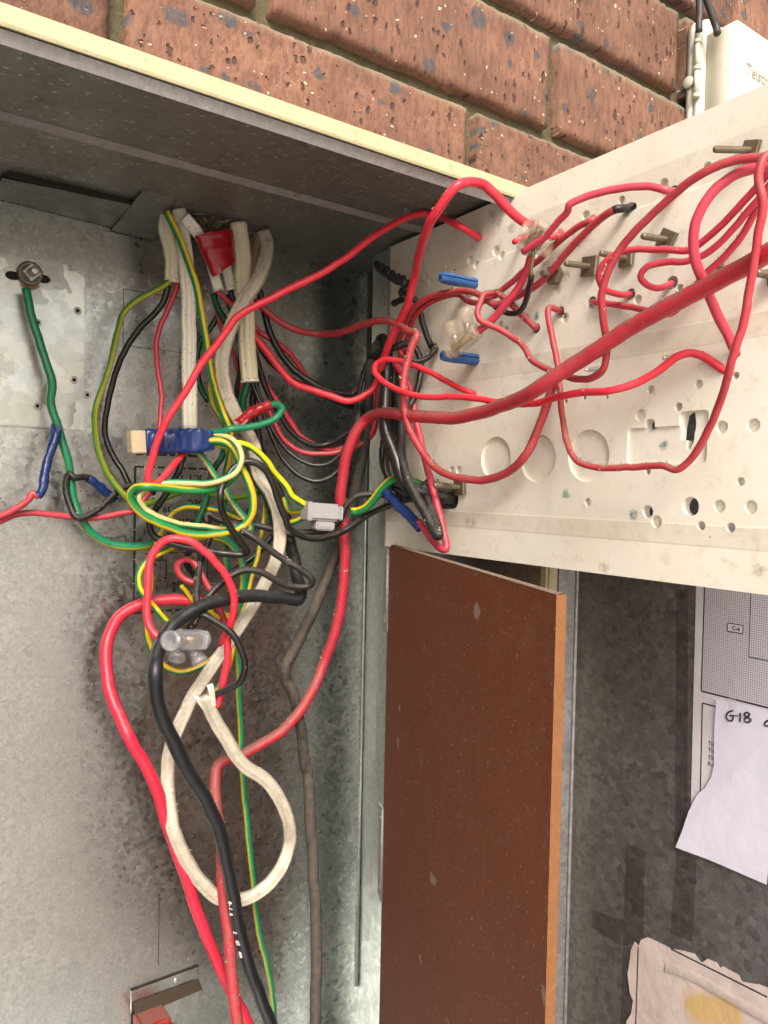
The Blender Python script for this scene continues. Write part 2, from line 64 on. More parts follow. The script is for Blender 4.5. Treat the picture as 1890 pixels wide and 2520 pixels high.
 ('earth_wire','pale green yellow earth wire in a long flat loop below the blue connector','gy_pale',0.00271,[[0.2674,0.6315,1.5441],[0.2749,0.6225,1.5437],[0.281,0.6149,1.5411],[0.285,0.6087,1.5342],[0.2859,0.6042,1.5245],[0.2817,0.6031,1.5138],[0.2734,0.6052,1.5073],[0.2597,0.6097,1.5026],[0.2439,0.6152,1.5018],[0.2282,0.6206,1.5017],[0.2189,0.6236,1.4998],[0.2096,0.6262,1.4949],[0.2054,0.6265,1.489],[0.2101,0.6296,1.4813],[0.222,0.6315,1.4737],[0.2375,0.6325,1.4684],[0.256,0.6329,1.4652],[0.2749,0.6329,1.4629],[0.2894,0.6327,1.4609],[0.3043,0.6323,1.4582],[0.3108,0.6324,1.4601],[0.3112,0.6365,1.4655],[0.3016,0.638,1.4767],[0.2919,0.6391,1.4896],[0.2869,0.6392,1.4978],[0.2773,0.6401,1.5103],[0.2678,0.6408,1.5236],[0.2624,0.6415,1.5297]],{"ph":0.34,"tw":0.08}),
 ('earth_wire','bright green yellow earth wire, outermost big loop below the blue connector','gy',0.00329,[[0.2649,0.6275,1.5387],[0.2763,0.6212,1.5384],[0.2833,0.6174,1.5342],[0.2881,0.6152,1.5257],[0.292,0.6137,1.5151],[0.2971,0.6117,1.5018],[0.3005,0.6108,1.4893],[0.301,0.6119,1.4758],[0.2965,0.6165,1.4657],[0.2831,0.6188,1.4602],[0.27,0.6214,1.4582],[0.2571,0.624,1.4581],[0.2443,0.6266,1.4597],[0.2275,0.6295,1.4657],[0.2133,0.6315,1.4734],[0.2048,0.6316,1.4821],[0.2006,0.6299,1.491],[0.2025,0.625,1.4972],[0.208,0.6165,1.4986],[0.2225,0.6165,1.4972],[0.2398,0.6162,1.4958],[0.2576,0.6156,1.4962],[0.2713,0.6151,1.4988],[0.2839,0.6159,1.5069],[0.2899,0.6182,1.5151],[0.2916,0.6235,1.5242],[0.2874,0.6241,1.5317],[0.2798,0.6269,1.5354],[0.2676,0.6315,1.535]],{"ph":0.33,"tw":0.15}),
 ('earth_wire','vivid yellow green earth wire sloping down to the grey connector','gy_mid',0.00307,[[0.2716,0.6365,1.5367],[0.2804,0.6261,1.5362],[0.2886,0.6165,1.5366],[0.2995,0.6147,1.5338],[0.3139,0.6132,1.5238],[0.3244,0.6135,1.5115],[0.3349,0.6132,1.5007],[0.3412,0.6139,1.4916],[0.3561,0.6115,1.4827]],{"ph":0.45,"tw":0.0}),
 ('earth_wire','green earth wire rising from the blue connector to a red taped end','gy_dark',0.00302,[[0.2674,0.6315,1.5457],[0.2775,0.62,1.547],[0.2805,0.6165,1.5488],[0.297,0.6138,1.5513],[0.3107,0.6116,1.555],[0.3234,0.6103,1.5626],[0.3287,0.6115,1.5707],[0.3221,0.6114,1.5735],[0.3087,0.6115,1.5691],[0.3001,0.6172,1.5636],[0.2932,0.6215,1.5559]],{"ph":0.2,"tw":0.05,"tape":["red",0.74,1]}),
 ('earth_wire','green yellow earth wire dropping from the top past the long white cable','gy_vivid',0.00303,[[0.2313,0.6415,1.7302],[0.2392,0.6394,1.7149],[0.2469,0.6375,1.6986],[0.2543,0.6362,1.6794],[0.2601,0.6365,1.6571],[0.2656,0.6375,1.6315],[0.2702,0.6383,1.6099],[0.2755,0.6387,1.5881],[0.2818,0.6378,1.569],[0.288,0.6365,1.5527],[0.2925,0.6406,1.5409],[0.2945,0.6482,1.5258],[0.2959,0.6563,1.5104],[0.2993,0.6665,1.4881]],{"ph":0.29,"tw":0}),
 ('earth_wire','yellow green earth wire looping beside the dirty cable','gy',0.00258,[[0.2824,0.6515,1.6037],[0.279,0.6552,1.59],[0.2811,0.655,1.5748],[0.288,0.6515,1.5596],[0.296,0.6539,1.5463],[0.298,0.6615,1.5294]],{"ph":0.36,"tw":0.2}),
 ('green_wire','dark green sleeved wire slanting behind the looped earth wires','green',0.00317,[[0.2963,0.6615,1.5365],[0.293,0.6627,1.525],[0.2882,0.6653,1.5164],[0.2844,0.6666,1.5031],[0.2818,0.6671,1.4898],[0.278,0.6684,1.4756],[0.274,0.6701,1.4642],[0.2707,0.6715,1.4548]],{}),
 ('earth_wire','straight green yellow earth wire hanging to the bottom of the box','gy_dark',0.00283,[[0.3006,0.6675,1.5015],[0.3004,0.669,1.4881],[0.2999,0.6708,1.4726],[0.3007,0.6715,1.4591],[0.3027,0.6715,1.4445],[0.3047,0.6715,1.4299],[0.3062,0.6715,1.4182],[0.3086,0.6715,1.401],[0.312,0.6705,1.378],[0.3147,0.67,1.3549],[0.3169,0.6699,1.3301],[0.3196,0.6705,1.2883],[0.3213,0.6713,1.2546],[0.3257,0.6712,1.2037],[0.3278,0.6706,1.1871],[0.3329,0.6697,1.1389],[0.3372,0.6688,1.1008],[0.3425,0.6671,1.0641],[0.3506,0.6635,1.0254],[0.3556,0.6618,0.99],[0.3578,0.6615,0.9668],[0.3595,0.6615,0.9454]],{"ph":0.67,"tw":0.03}),
 ('earth_wire','green yellow earth wire feeding the split end of the grimy cable','gy',0.00234,[[0.3377,0.6615,1.4846],[0.335,0.659,1.469],[0.331,0.6569,1.4516],[0.3272,0.6551,1.4353],[0.3225,0.6537,1.4192],[0.318,0.6525,1.4041],[0.314,0.6515,1.391],[0.3083,0.6515,1.3779],[0.3001,0.6426,1.361],[0.2917,0.6327,1.3435],[0.2804,0.6252,1.3281],[0.2701,0.6215,1.319]],{"ph":0.34,"tw":0.1}),
 ('earth_wire','yellow green earth wire curling left of the red loop','gy_vivid',0.00263,[[0.2677,0.6615,1.4499],[0.251,0.6629,1.4451],[0.24,0.6634,1.4408],[0.2273,0.6635,1.4345],[0.2197,0.662,1.4268],[0.2162,0.6579,1.4176],[0.2169,0.6506,1.4087],[0.2207,0.6404,1.4009],[0.2242,0.6315,1.3949],[0.2267,0.6317,1.3919],[0.2375,0.6324,1.3792],[0.2478,0.6315,1.3725]],{"ph":0.3,"tw":0.05}),
 ('earth_wire','yellow earth wire sweeping in the lowest arc under the clear connector','gy_yellow',0.00274,[[0.3254,0.6655,1.4659],[0.3155,0.6672,1.4693],[0.3056,0.6687,1.4736],[0.2959,0.6702,1.4773],[0.2817,0.6725,1.4797],[0.2677,0.6747,1.4805],[0.2566,0.6759,1.4768],[0.2488,0.6755,1.4698],[0.2424,0.6731,1.4598],[0.2369,0.6704,1.45],[0.232,0.6668,1.4394],[0.2277,0.6603,1.4248],[0.2244,0.6515,1.4081],[0.223,0.6562,1.3961],[0.2244,0.6598,1.3806],[0.227,0.6626,1.3648],[0.2329,0.663,1.3497],[0.2423,0.6607,1.3392],[0.2534,0.6568,1.334],[0.2661,0.6525,1.3355],[0.2775,0.649,1.3407],[0.2879,0.6465,1.3491]],{"ph":0.3,"tw":0.02}),
 ('earth_wire','short bent yellow stub between the red loop and the black cable','gy_yellow',0.00222,[[0.2557,0.6615,1.4105],[0.2605,0.6613,1.4056],[0.2675,0.6616,1.3958],[0.2814,0.6595,1.3868],[0.291,0.6585,1.3783],[0.3003,0.6565,1.3778]],{"ph":0.36,"tw":0.1}),
 ('red_wire','big red loop from the lower clear connector to the split cable','red_bright',0.00329,[[0.2149,0.6015,1.3769],[0.2127,0.6039,1.3797],[0.2091,0.608,1.387],[0.208,0.6106,1.3964],[0.2091,0.613,1.4141],[0.2111,0.6146,1.4305],[0.2146,0.6146,1.4443],[0.2217,0.6117,1.4544],[0.2312,0.6065,1.4567],[0.2417,0.6034,1.4539],[0.2525,0.6006,1.4456],[0.2638,0.5983,1.434],[0.2728,0.5973,1.4207],[0.2783,0.5985,1.4057],[0.28,0.6018,1.392],[0.2791,0.607,1.378],[0.2785,0.6115,1.3655],[0.2788,0.6111,1.3522],[0.2773,0.6122,1.3373],[0.2743,0.6142,1.3223],[0.2724,0.6155,1.3089]],{}),
 ('red_wire','small red loop inside the big red loop','red_dull',0.00299,[[0.2661,0.6515,1.4133],[0.2615,0.6544,1.4146],[0.2569,0.6573,1.4173],[0.2528,0.6598,1.4237],[0.2537,0.6588,1.4309],[0.2593,0.6543,1.434],[0.2642,0.6499,1.4306],[0.2684,0.6457,1.4216],[0.2732,0.6406,1.41],[0.2773,0.6365,1.402],[0.2787,0.6366,1.3978],[0.2851,0.6357,1.3837],[0.2887,0.6362,1.371],[0.2876,0.639,1.3629],[0.2864,0.6415,1.3564]],{}),
 ('black_wire','black wire looping high over the white cable, then off to the panel slot','black',0.00305,[[0.2474,0.6365,1.5262],[0.2438,0.6387,1.5129],[0.2388,0.6419,1.5005],[0.2352,0.6443,1.4929],[0.2295,0.6481,1.4817],[0.2252,0.6509,1.4719],[0.224,0.6515,1.4613],[0.228,0.6505,1.4551],[0.2383,0.6463,1.4498],[0.2583,0.638,1.4445],[0.2826,0.6278,1.4407],[0.2974,0.6215,1.4395],[0.2991,0.6179,1.442],[0.292,0.6168,1.4505],[0.2833,0.6151,1.4615],[0.2733,0.6114,1.4777],[0.2684,0.6065,1.4909],[0.2722,0.6098,1.5031],[0.2821,0.6101,1.5156],[0.2951,0.6072,1.5209],[0.3074,0.6042,1.5155],[0.3155,0.6039,1.504],[0.3227,0.6056,1.4878],[0.3307,0.6065,1.4723],[0.336,0.6082,1.464],[0.349,0.6076,1.4561],[0.3675,0.6052,1.454],[0.3848,0.6032,1.458],[0.4029,0.6019,1.4667],[0.4144,0.6015,1.474],[0.4228,0.5856,1.4827],[0.4311,0.57,1.4891],[0.4345,0.5437,1.4921],[0.4502,0.5312,1.4917]],{}),
 ('black_wire','black wire with a pinched loop end left of the grey connector','black_dusty',0.00301,[[0.2796,0.6575,1.4657],[0.2782,0.6602,1.4712],[0.2802,0.6598,1.4745],[0.2855,0.6576,1.4713],[0.2939,0.6539,1.4676],[0.3066,0.6482,1.4659],[0.3194,0.6424,1.4637],[0.3331,0.6362,1.4605],[0.3457,0.6305,1.4571],[0.3631,0.6226,1.4581],[0.3807,0.6148,1.4615],[0.3898,0.6115,1.4696],[0.3964,0.6074,1.4843],[0.4043,0.602,1.4925],[0.4084,0.5992,1.4938],[0.4176,0.5926,1.4944],[0.4294,0.5841,1.4936],[0.4356,0.5502,1.4911],[0.4522,0.5335,1.4893]],{}),
 ('black_wire','black wire folded to a dusty point right of the grimy cable','black_dusty',0.00302,[[0.2479,0.6115,1.3825],[0.2539,0.6131,1.3924],[0.262,0.6146,1.4048],[0.2712,0.6146,1.4145],[0.2831,0.613,1.4226],[0.2948,0.6105,1.4271],[0.3079,0.6071,1.425],[0.32,0.6042,1.4182],[0.3351,0.6003,1.4121],[0.3488,0.5965,1.4121],[0.3514,0.593,1.4166],[0.3443,0.5953,1.425],[0.3299,0.6009,1.4343],[0.3155,0.6063,1.4447],[0.3013,0.6115,1.4553],[0.2951,0.6157,1.4604],[0.2863,0.6215,1.4669]],{}),
 ('black_wire','black wire crossing low behind the grimy cable','black',0.00301,[[0.3464,0.6615,1.453],[0.3324,0.6613,1.4376],[0.3172,0.6627,1.4263],[0.3015,0.6644,1.416],[0.2899,0.6657,1.4092],[0.2806,0.6677,1.4112],[0.2712,0.6691,1.4172],[0.2652,0.669,1.4251],[0.2625,0.6669,1.4338],[0.2639,0.6615,1.4425]],{}),
 ('black_wire','black wire dropping straight into the lower clear connector','black_dusty',0.0032,[[0.2813,0.6565,1.4527],[0.2765,0.653,1.4437],[0.2703,0.6502,1.4349],[0.2656,0.6455,1.4245],[0.2617,0.6384,1.4119],[0.2583,0.6311,1.3995],[0.2592,0.6259,1.3946],[0.2544,0.6215,1.3853],[0.2453,0.6115,1.3809]],{}),
 ('black_wire','black wire curling from the lower connector into the split white cable','black',0.00293,[[0.2516,0.6115,1.3927],[0.2569,0.6086,1.3906],[0.2634,0.605,1.3862],[0.2709,0.6009,1.3809],[0.278,0.5971,1.3734],[0.2836,0.5944,1.3626],[0.2868,0.5935,1.3505],[0.2863,0.5951,1.3389],[0.2823,0.5992,1.3304],[0.2752,0.6057,1.3255],[0.2695,0.6109,1.322],[0.2666,0.6135,1.3186]],{}),
 ('thick_red_cable','thick clean red cable bowing out to the left and off the bottom','red_clean',0.00523,[[0.2962,0.6565,1.3945],[0.2786,0.6623,1.3949],[0.2646,0.667,1.3961],[0.2531,0.6707,1.3964],[0.239,0.6751,1.3959],[0.2235,0.6797,1.3922],[0.2088,0.6829,1.383],[0.1997,0.682,1.368],[0.1953,0.676,1.3477],[0.1951,0.6674,1.3287],[0.1978,0.6564,1.3102],[0.2035,0.6415,1.2898],[0.2142,0.6404,1.2692],[0.2251,0.6395,1.2467],[0.2322,0.6399,1.2271],[0.2334,0.6407,1.2209],[0.2449,0.642,1.186],[0.2581,0.6426,1.1484],[0.2702,0.6434,1.1118],[0.2818,0.6429,1.0814],[0.2935,0.642,1.0523],[0.3053,0.6406,1.0245],[0.3177,0.6385,0.9983],[0.3286,0.6365,0.9752]],{}),
 ('thick_black_cable','thick clean black cable curving down the middle with white lettering','black_cable',0.00582,[[0.3529,0.6615,1.4776],[0.3581,0.6515,1.4532],[0.3556,0.6362,1.4347],[0.3517,0.6221,1.4169],[0.3504,0.6115,1.4055],[0.346,0.6083,1.3984],[0.3263,0.6091,1.4015],[0.3013,0.6098,1.4042],[0.2771,0.6097,1.4036],[0.2534,0.6083,1.3989],[0.2345,0.6053,1.3905],[0.2196,0.5997,1.3784],[0.2108,0.5922,1.3662],[0.2054,0.5815,1.3527],[0.2099,0.5879,1.3305],[0.2191,0.592,1.3061],[0.2318,0.5949,1.2793],[0.249,0.5965,1.2484],[0.2551,0.5964,1.2381],[0.2671,0.5984,1.209],[0.2771,0.6023,1.1768],[0.2852,0.6067,1.1455],[0.2936,0.6115,1.1117],[0.3047,0.6161,1.0746],[0.3169,0.6188,1.0403],[0.3285,0.6203,1.011],[0.3404,0.6215,0.9811]],{}),
 ('earth_wire','short green yellow earth wire curving from grey connector to the slot','gy_vivid',0.0039,[[0.3998,0.6055,1.4783],[0.4046,0.6015,1.4787],[0.4082,0.5922,1.4829],[0.4109,0.582,1.4914],[0.4126,0.5724,1.5007],[0.4147,0.5635,1.5079],[0.4167,0.558,1.5099],[0.4206,0.5482,1.509],[0.4304,0.5414,1.5053],[0.436,0.5261,1.4938],[0.4519,0.522,1.4891]],{"ph":0.25,"tw":0.3}),
 ('earth_wire','yellow green earth wire entering the grey connector from the left, lower','gy',0.00265,[[0.3424,0.6415,1.4654],[0.3502,0.6293,1.4675],[0.3586,0.6155,1.4736]],{"ph":0.3,"tw":0.2}),
 ('earth_wire','yellow green earth wire entering the grey connector from the left, middle','gy',0.00248,[[0.3528,0.6515,1.4894],[0.3514,0.6383,1.4768],[0.3585,0.6155,1.4784]],{"ph":0.7,"tw":0.2}),
 ('red_wire','pink red wire from blue taped joint doubling back up the panel','red_mid',0.00318,[[0.418,0.5247,1.4725],[0.4174,0.5161,1.4662],[0.4164,0.5026,1.4567],[0.4164,0.4923,1.4509],[0.4171,0.4881,1.4507],[0.4185,0.4893,1.4547],[0.4201,0.4959,1.4692],[0.4216,0.5041,1.4866],[0.4223,0.5129,1.5044],[0.4225,0.5212,1.5206],[0.4231,0.5287,1.5362],[0.4242,0.5352,1.5511],[0.4246,0.5409,1.5631],[0.426,0.5472,1.5784],[0.4261,0.5551,1.595],[0.4238,0.5623,1.6054],[0.4211,0.5691,1.6139]],{"tape":["none",0,0]}),
 ('black_wire','short black wire bound with blue tape at the red wire joint','black',0.00254,[[0.4151,0.5706,1.4978],[0.4154,0.5589,1.489],[0.4165,0.5453,1.4804],[0.4174,0.5333,1.4731],[0.4179,0.5229,1.4668]],{"tape":["blue",0,1,1.75]}),
 ('green_wire','dark green wire leaving the red taped bundle on the left','green',0.00315,[[0.2812,0.6565,1.6717],[0.2872,0.6606,1.6611],[0.2962,0.6635,1.6505],[0.3028,0.6665,1.6408]],{}),
 ('green_wire','glossy dark green wire behind the cut white cable','green',0.00301,[[0.2966,0.6615,1.6751],[0.3009,0.6631,1.6636],[0.3059,0.6642,1.652],[0.3124,0.6665,1.6342]],{}),
 ('green_wire','dark green wire passing low behind the long white cable','green',0.00281,[[0.2929,0.6715,1.6576],[0.2869,0.6749,1.6463],[0.279,0.6795,1.6333],[0.2763,0.6805,1.6205],[0.276,0.6793,1.6031],[0.2784,0.6765,1.5889],[0.2839,0.6715,1.5779]],{}),
 ('green_wire','glossy dark green wire out of the level cut cable end','green',0.0039,[[0.3102,0.6435,1.6011],[0.3093,0.6468,1.5889],[0.3076,0.6508,1.5766],[0.3099,0.6515,1.5659]],{}),
 ('red_wire','dull red wire leaving the red taped bundle','red_dull',0.0024,[[0.2797,0.6495,1.6769],[0.2858,0.6502,1.6712],[0.295,0.6502,1.665],[0.3043,0.6501,1.6587],[0.3145,0.6498,1.6524],[0.3234,0.6515,1.6413]],{}),
 ('red_wire','dull red wire dropping inside the cable bundle','red_dull',0.00207,[[0.2885,0.6665,1.6592],[0.2925,0.6663,1.6457],[0.2963,0.6651,1.6382],[0.3056,0.6624,1.6185],[0.3113,0.6628,1.5938],[0.3117,0.6665,1.5718]],{}),
 ('black_wire','black wire dropping inside the cable bundle','black',0.00244,[[0.2951,0.6565,1.6848],[0.2993,0.6561,1.6714],[0.305,0.6551,1.655],[0.3097,0.66,1.6092],[0.3087,0.6643,1.5889],[0.3132,0.6657,1.5623],[0.3256,0.6615,1.5387]],{}),
 ('black_wire','black wire slipping down behind the dirty cable','black',0.00331,[[0.3264,0.6615,1.6031],[0.3256,0.6664,1.5793],[0.3316,0.6667,1.5538],[0.3373,0.6666,1.5312],[0.3478,0.6635,1.5089],[0.3612,0.6597,1.4776],[0.3646,0.6615,1.4525]],{}),
 ('green_wire','dark green wire following the dirty cable down the wall','green',0.00248,[[0.3109,0.6565,1.5252],[0.318,0.656,1.514],[0.3267,0.6549,1.5018],[0.3349,0.6543,1.4887],[0.345,0.6565,1.4614]],{}),
 ('telephone_cable','dark grey cable entering the utility box top, left of two','grey_cable',0.00322,[[0.6573,0.423,1.9309],[0.6565,0.423,1.9357],[0.6588,0.4249,1.9509],[0.6603,0.4266,1.9626],[0.6628,0.429,1.9803]],{}),
 ('telephone_cable','dark grey cable entering the utility box top, right of two','grey_cable',0.00323,[[0.6767,0.417,1.933],[0.6778,0.419,1.9395],[0.6719,0.4204,1.9505],[0.6654,0.422,1.9623],[0.6577,0.424,1.9757]],{}),
]
HOLES = [[0.336,0.2557,0.00313,0],[0.2724,0.2546,0.0029,0],[0.2413,0.2529,0.00365,0],[0.2258,0.2646,0.00187,0],[0.1482,0.2507,0.00444,0],[0.155,0.245,0.00385,0],[0.2246,0.1835,0.00401,0],[0.2881,0.1848,0.00341,0],[0.3195,0.186,0.00269,0],[0.3509,0.183,0.00225,0],[0.3002,0.1241,0.00302,0],[0.3349,0.1241,0.00295,0],[0.2928,0.1079,0.0043,0],[0.3512,0.097,0.0041,0],[0.3709,0.0969,0.00425,0],[0.3642,0.0644,0.00281,0],[0.156,0.1899,0.00345,0],[0.1624,0.1857,0.00273,0],[0.3053,0.2552,0.00352,0],[0.2276,0.1225,0.00175,0],[0.2452,0.1235,0.00146,0],[0.2649,0.1224,0.00142,0],[0.2506,0.0494,0.00303,0],[0.3007,0.0445,0.00426,1],[0.3078,0.0383,0.00421,0],[0.332,0.0488,0.00607,1],[0.3512,0.0496,0.00412,0],[0.371,0.0497,0.00417,0],[0.3397,0.0372,0.00294,1],[0.359,0.0371,0.00305,1],[0.3457,0.0305,0.00062,1],[0.2999,0.0708,0.00224,1],[0.3213,0.1115,0.00291,1],[0.3004,0.1014,0.00392,1],[0.2811,0.2473,0.00309,1],[0.3124,0.2481,0.00391,1],[0.2493,0.1901,0.00434,1],[0.2194,0.1885,0.00454,1],[0.2822,0.1894,0.0039,1],[0.3138,0.1905,0.00435,1],[0.1777,0.2528,0.00373,1],[0.2169,0.2466,0.00353,1],[0.359,0.1269,0.00222,1],[0.3589,0.1398,0.00262,1],[0.2488,0.2491,0.00193,1],[0.1962,0.1804,0.00391,1],[0.1274,0.2675,0.00285,1],[0.1255,0.1375,0.00259,1],[0.071,0.184,0.00338,1],[0.0665,0.1846,0.00309,1],[0.0548,0.2498,0.00421,0],[0.0626,0.2443,0.00356,0],[0.0856,0.2514,0.00331,0],[0.094,0.2466,0.00223,0],[0.1165,0.2502,0.00434,0],[0.1243,0.2449,0.00358,0],[0.0989,0.0734,0.00388,0],[0.1086,0.0733,0.00412,0],[0.0789,0.0639,0.00214,0]]
BIG = [[0.1541,0.0826,0.01805,0],[0.2008,0.0816,0.01889,0],[0.2497,0.0822,0.01916,0]]
BOLT = [["square",0.3653,0.2555,0.032,0.00514,0.00198,0.361,0.2491],["square",0.311,0.2178,0.026,0.006,0.00218,0.3099,0.2156],["square",0.2802,0.2131,0.029,0.00551,0.00207,0.28,0.2117],["square",0.2489,0.215,0.027,0.00699,0.00217,0.2481,0.2127],["hex",0.2168,0.2156,0.018,0.00531,0.0019,0.217,0.2147],["square",0.3825,0.1797,0.022,0.00481,0.00231,0.3821,0.1779],["square",0.1136,0.0584,0.031,0.00659,0.00264,0.1134,0.0602],["screw",0.318,0.1433,0.012,0.0013,0.00152,0.3173,0.141],["screw",0.256,0.1428,0.013,0.00144,0.00156,0.2558,0.1406],["plug",0.1238,0.2289,0.037,0.0043,0.00473,0.1242,0.2282],["plug",0.1275,0.1654,0.037,0.0043,0.00487,0.1276,0.1651],["square",0.3478,0.1937,0.011,0.00213,0.00123,0.3467,0.1901]]
PT = {"blue0":[0.2107,0.6315,1.5351],"blue1":[0.2702,0.6315,1.5391],"bluew":0.010434259150878717,"cream0":[0.2015,0.6335,1.5341],"grey0":[0.3532,0.6095,1.4781],"grey1":[0.384,0.6055,1.4763],"grey2":[0.3715,0.6075,1.4636],"clrA0":[0.2122,0.5865,1.3786],"clrA1":[0.2523,0.5955,1.3731],"clrA2":[0.2291,0.6015,1.3599],"clrA3":[0.2467,0.6015,1.3561],"clrB0":[0.4048,0.4753,1.6106],"clrB1":[0.406,0.4428,1.6242],"clrB2":[0.4027,0.4726,1.6324],"clrC0":[0.4048,0.3946,1.6722],"clrC1":[0.4043,0.3751,1.6876],"clrC2":[0.4103,0.3754,1.6747],"redtape":[[0.2551,0.6355,1.7129],[0.2909,0.6415,1.7263],[0.2938,0.6415,1.7004],[0.272,0.6355,1.6817]],"knot":[[0.4156,0.5918,1.7085],[0.4153,0.5792,1.7005],[0.415,0.5669,1.6928],[0.4148,0.5561,1.6871],[0.4145,0.5455,1.6827],[0.4145,0.5444,1.6781],[0.4146,0.5499,1.6748],[0.4145,0.546,1.6713]],"stub":[[0.417,0.5679,1.6688],[0.4168,0.5591,1.6697],[0.4166,0.5496,1.6701],[0.4165,0.545,1.6714]],"stub2":[[0.4133,0.5803,1.6987],[0.4132,0.5742,1.6985],[0.413,0.5681,1.6949]],"split":[[0.2539,0.6145,1.3207],[0.2517,0.6145,1.3137],[0.2572,0.6145,1.3026],[0.272,0.6145,1.3032],[0.2727,0.6145,1.312]],"fluff":[[0.267,0.6615,1.7347],[0.2771,0.6665,1.7375],[0.2815,0.6575,1.733],[0.2916,0.6615,1.7347],[0.3045,0.6715,1.7392]],"web":[[0.3918,0.5215,1.7309],[0.3997,0.5215,1.7398],[0.4001,0.5115,1.7406],[0.4029,0.5015,1.7419],[0.4111,0.4915,1.742]]}
DR = {"paper":[[0.1094,1.433],[0.1649,1.433],[0.1138,1.2736]],"gridframe":[[0.1178,1.4331],[0.1193,1.3579],[0.1675,1.3592]],"c6":[[0.1372,1.4108],[0.1484,1.4113],[0.1374,1.4049],[0.1486,1.4055]],"innerline":[[0.1528,1.4331],[0.1535,1.3898],[0.1664,1.3903]],"box2":[[0.1193,1.3498],[0.1313,1.3501],[0.1212,1.287]],"text":[[0.1252,1.3241],[0.1254,1.3194],[0.1256,1.3142],[0.1255,1.3094]],"torn":[[0.1288,1.3562],[0.1311,1.3546],[0.131,1.349],[0.1305,1.3342],[0.1311,1.3085],[0.1294,1.2993],[0.125,1.29],[0.1209,1.2856],[0.1183,1.2816],[0.1127,1.2685],[0.108,1.2523],[0.1031,1.2382],[0.1301,1.2396],[0.1543,1.2398],[0.1717,1.24],[0.1791,1.3537],[0.175,1.3567],[0.1676,1.3568],[0.1525,1.3568],[0.1366,1.3559]],"G18":[[[0.1444,1.351],[0.1409,1.3489],[0.1392,1.3455],[0.1406,1.3433],[0.1437,1.3437],[0.1442,1.3472],[0.1419,1.3468],[0.148,1.3482]],[[0.1497,1.3507],[0.1494,1.3445]],[[0.1561,1.3519],[0.1535,1.3519],[0.1523,1.3497],[0.1545,1.349],[0.1571,1.348],[0.1563,1.3461],[0.1533,1.3454],[0.1526,1.347],[0.1549,1.3491],[0.1563,1.3518]],[[0.1711,1.3504],[0.1687,1.3502],[0.1667,1.3472],[0.168,1.3464],[0.1712,1.3476]]],"tape":[[0.1405,1.3717],[0.1441,1.3724],[0.1494,1.3452],[0.1409,1.348]],"low":[[0.08,1.1581],[0.0885,1.1588],[0.1008,1.1596],[0.1092,1.1628],[0.1198,1.1656],[0.1256,1.1619],[0.1302,1.1673],[0.1371,1.1684],[0.1399,1.1659],[0.1421,1.1681],[0.1537,1.1682],[0.156,1.1649],[0.1653,1.1682],[0.168,1.1697],[0.1742,1.1704],[0.1904,1.1713],[0.1923,1.1154],[0.0634,1.0299],[0.063,1.0819],[0.0671,1.0899],[0.0686,1.1013],[0.0655,1.1061],[0.0627,1.1191],[0.0646,1.133],[0.0653,1.1407],[0.0683,1.1487],[0.0721,1.147],[0.0742,1.1532]],"lowline":[[0.1008,1.1596],[0.1744,1.1643],[0.0721,1.1466],[0.072,1.084]],"stain":[[0.1187,1.1268],[0.146,1.1352]],"strips":[[[0.0954,1.4295],[0.1052,1.4307],[0.1005,1.2348],[0.1111,1.239]],[[0.1023,1.2355],[0.1191,1.2359],[0.0991,1.1702],[0.1178,1.1731]],[[0.0572,1.2226],[0.0752,1.2246],[0.057,1.139],[0.0758,1.152]],[[0.0262,1.1542],[0.0563,1.1596],[0.0255,1.1394],[0.055,1.1379]],[[0.057,1.139],[0.075,1.1481],[0.0572,1.0756],[0.0673,1.0817]]],"bead":[[0.0048,1.4333],[0.0091,1.047],[-0.0107,1.2656]]}
EX = {"eyelets":[[0.1428,0.697,1.6334,0.002875935711140467],[0.1429,0.697,1.5639,0.0030273007485689127],[0.1754,0.7003,1.6488,0.0033300308234258044],[0.1729,0.7003,1.589,0.0033300308234258044],[0.1843,0.7012,1.5771,0.0031786657859973586]],"stud":[0.1358,0.697,1.6725],"studtip":[0.1366,0.6695,1.671],"slots":[[0.1234,0.6973,1.6692],[0.1468,0.6973,1.6705]],"knock":[[0.2148,0.7015,1.6748],[0.2696,0.7015,1.6241]],"hatch":[[0.2281,0.7015,1.0299],[0.2938,0.7015,1.0281]],"timber":[[0.2287,0.6935,1.0194],[0.2915,0.6935,1.015],[0.2943,0.6935,1.0075],[0.2323,0.6935,1.0078]],"redbox":[[0.2254,0.6715,1.0208],[0.2472,0.6715,1.0207],[0.2518,0.6715,1.0164],[0.258,0.6715,1.0038]],"label":[[0.2269,0.7015,1.516],[0.2979,0.7015,1.5132],[0.2271,0.7015,1.3818]],"bh":[[0.4431,0.6013,1.4026],[0.4418,0.598,1.3599],[0.4423,0.5993,1.1852],[0.4395,0.5923,1.0934]],"mark":[0.355,0.7015,1.3447]}
RECT = [[0.2829,0.0996],[0.3383,0.0757],[0.3229,0.1082],[0.3418,0.0756],[0.3282,0.0961]]
SLOT = [[0.0531,0.0482],[0.1066,0.0493]]
STAINS = [[0.3067,0.2493],[0.2777,0.2445],[0.3004,0.0998],[0.3099,0.0882],[0.196,0.1901],[0.23,0.0551],[0.289,0.0423]]
BROWN = [[0.1441,0.2812],[0.1665,0.2635],[0.2026,0.2284],[0.2243,0.2148],[0.2171,0.2069],[0.1545,0.2708],[0.2661,0.0046],[0.3775,0.0133],[0.1217,0.03],[0.1288,0.0294]]
LETTER = [[0.2884,0.6065,1.1416],[0.2945,0.6065,1.113],[0.2975,0.6065,1.1013],[0.3007,0.6065,1.0879]]

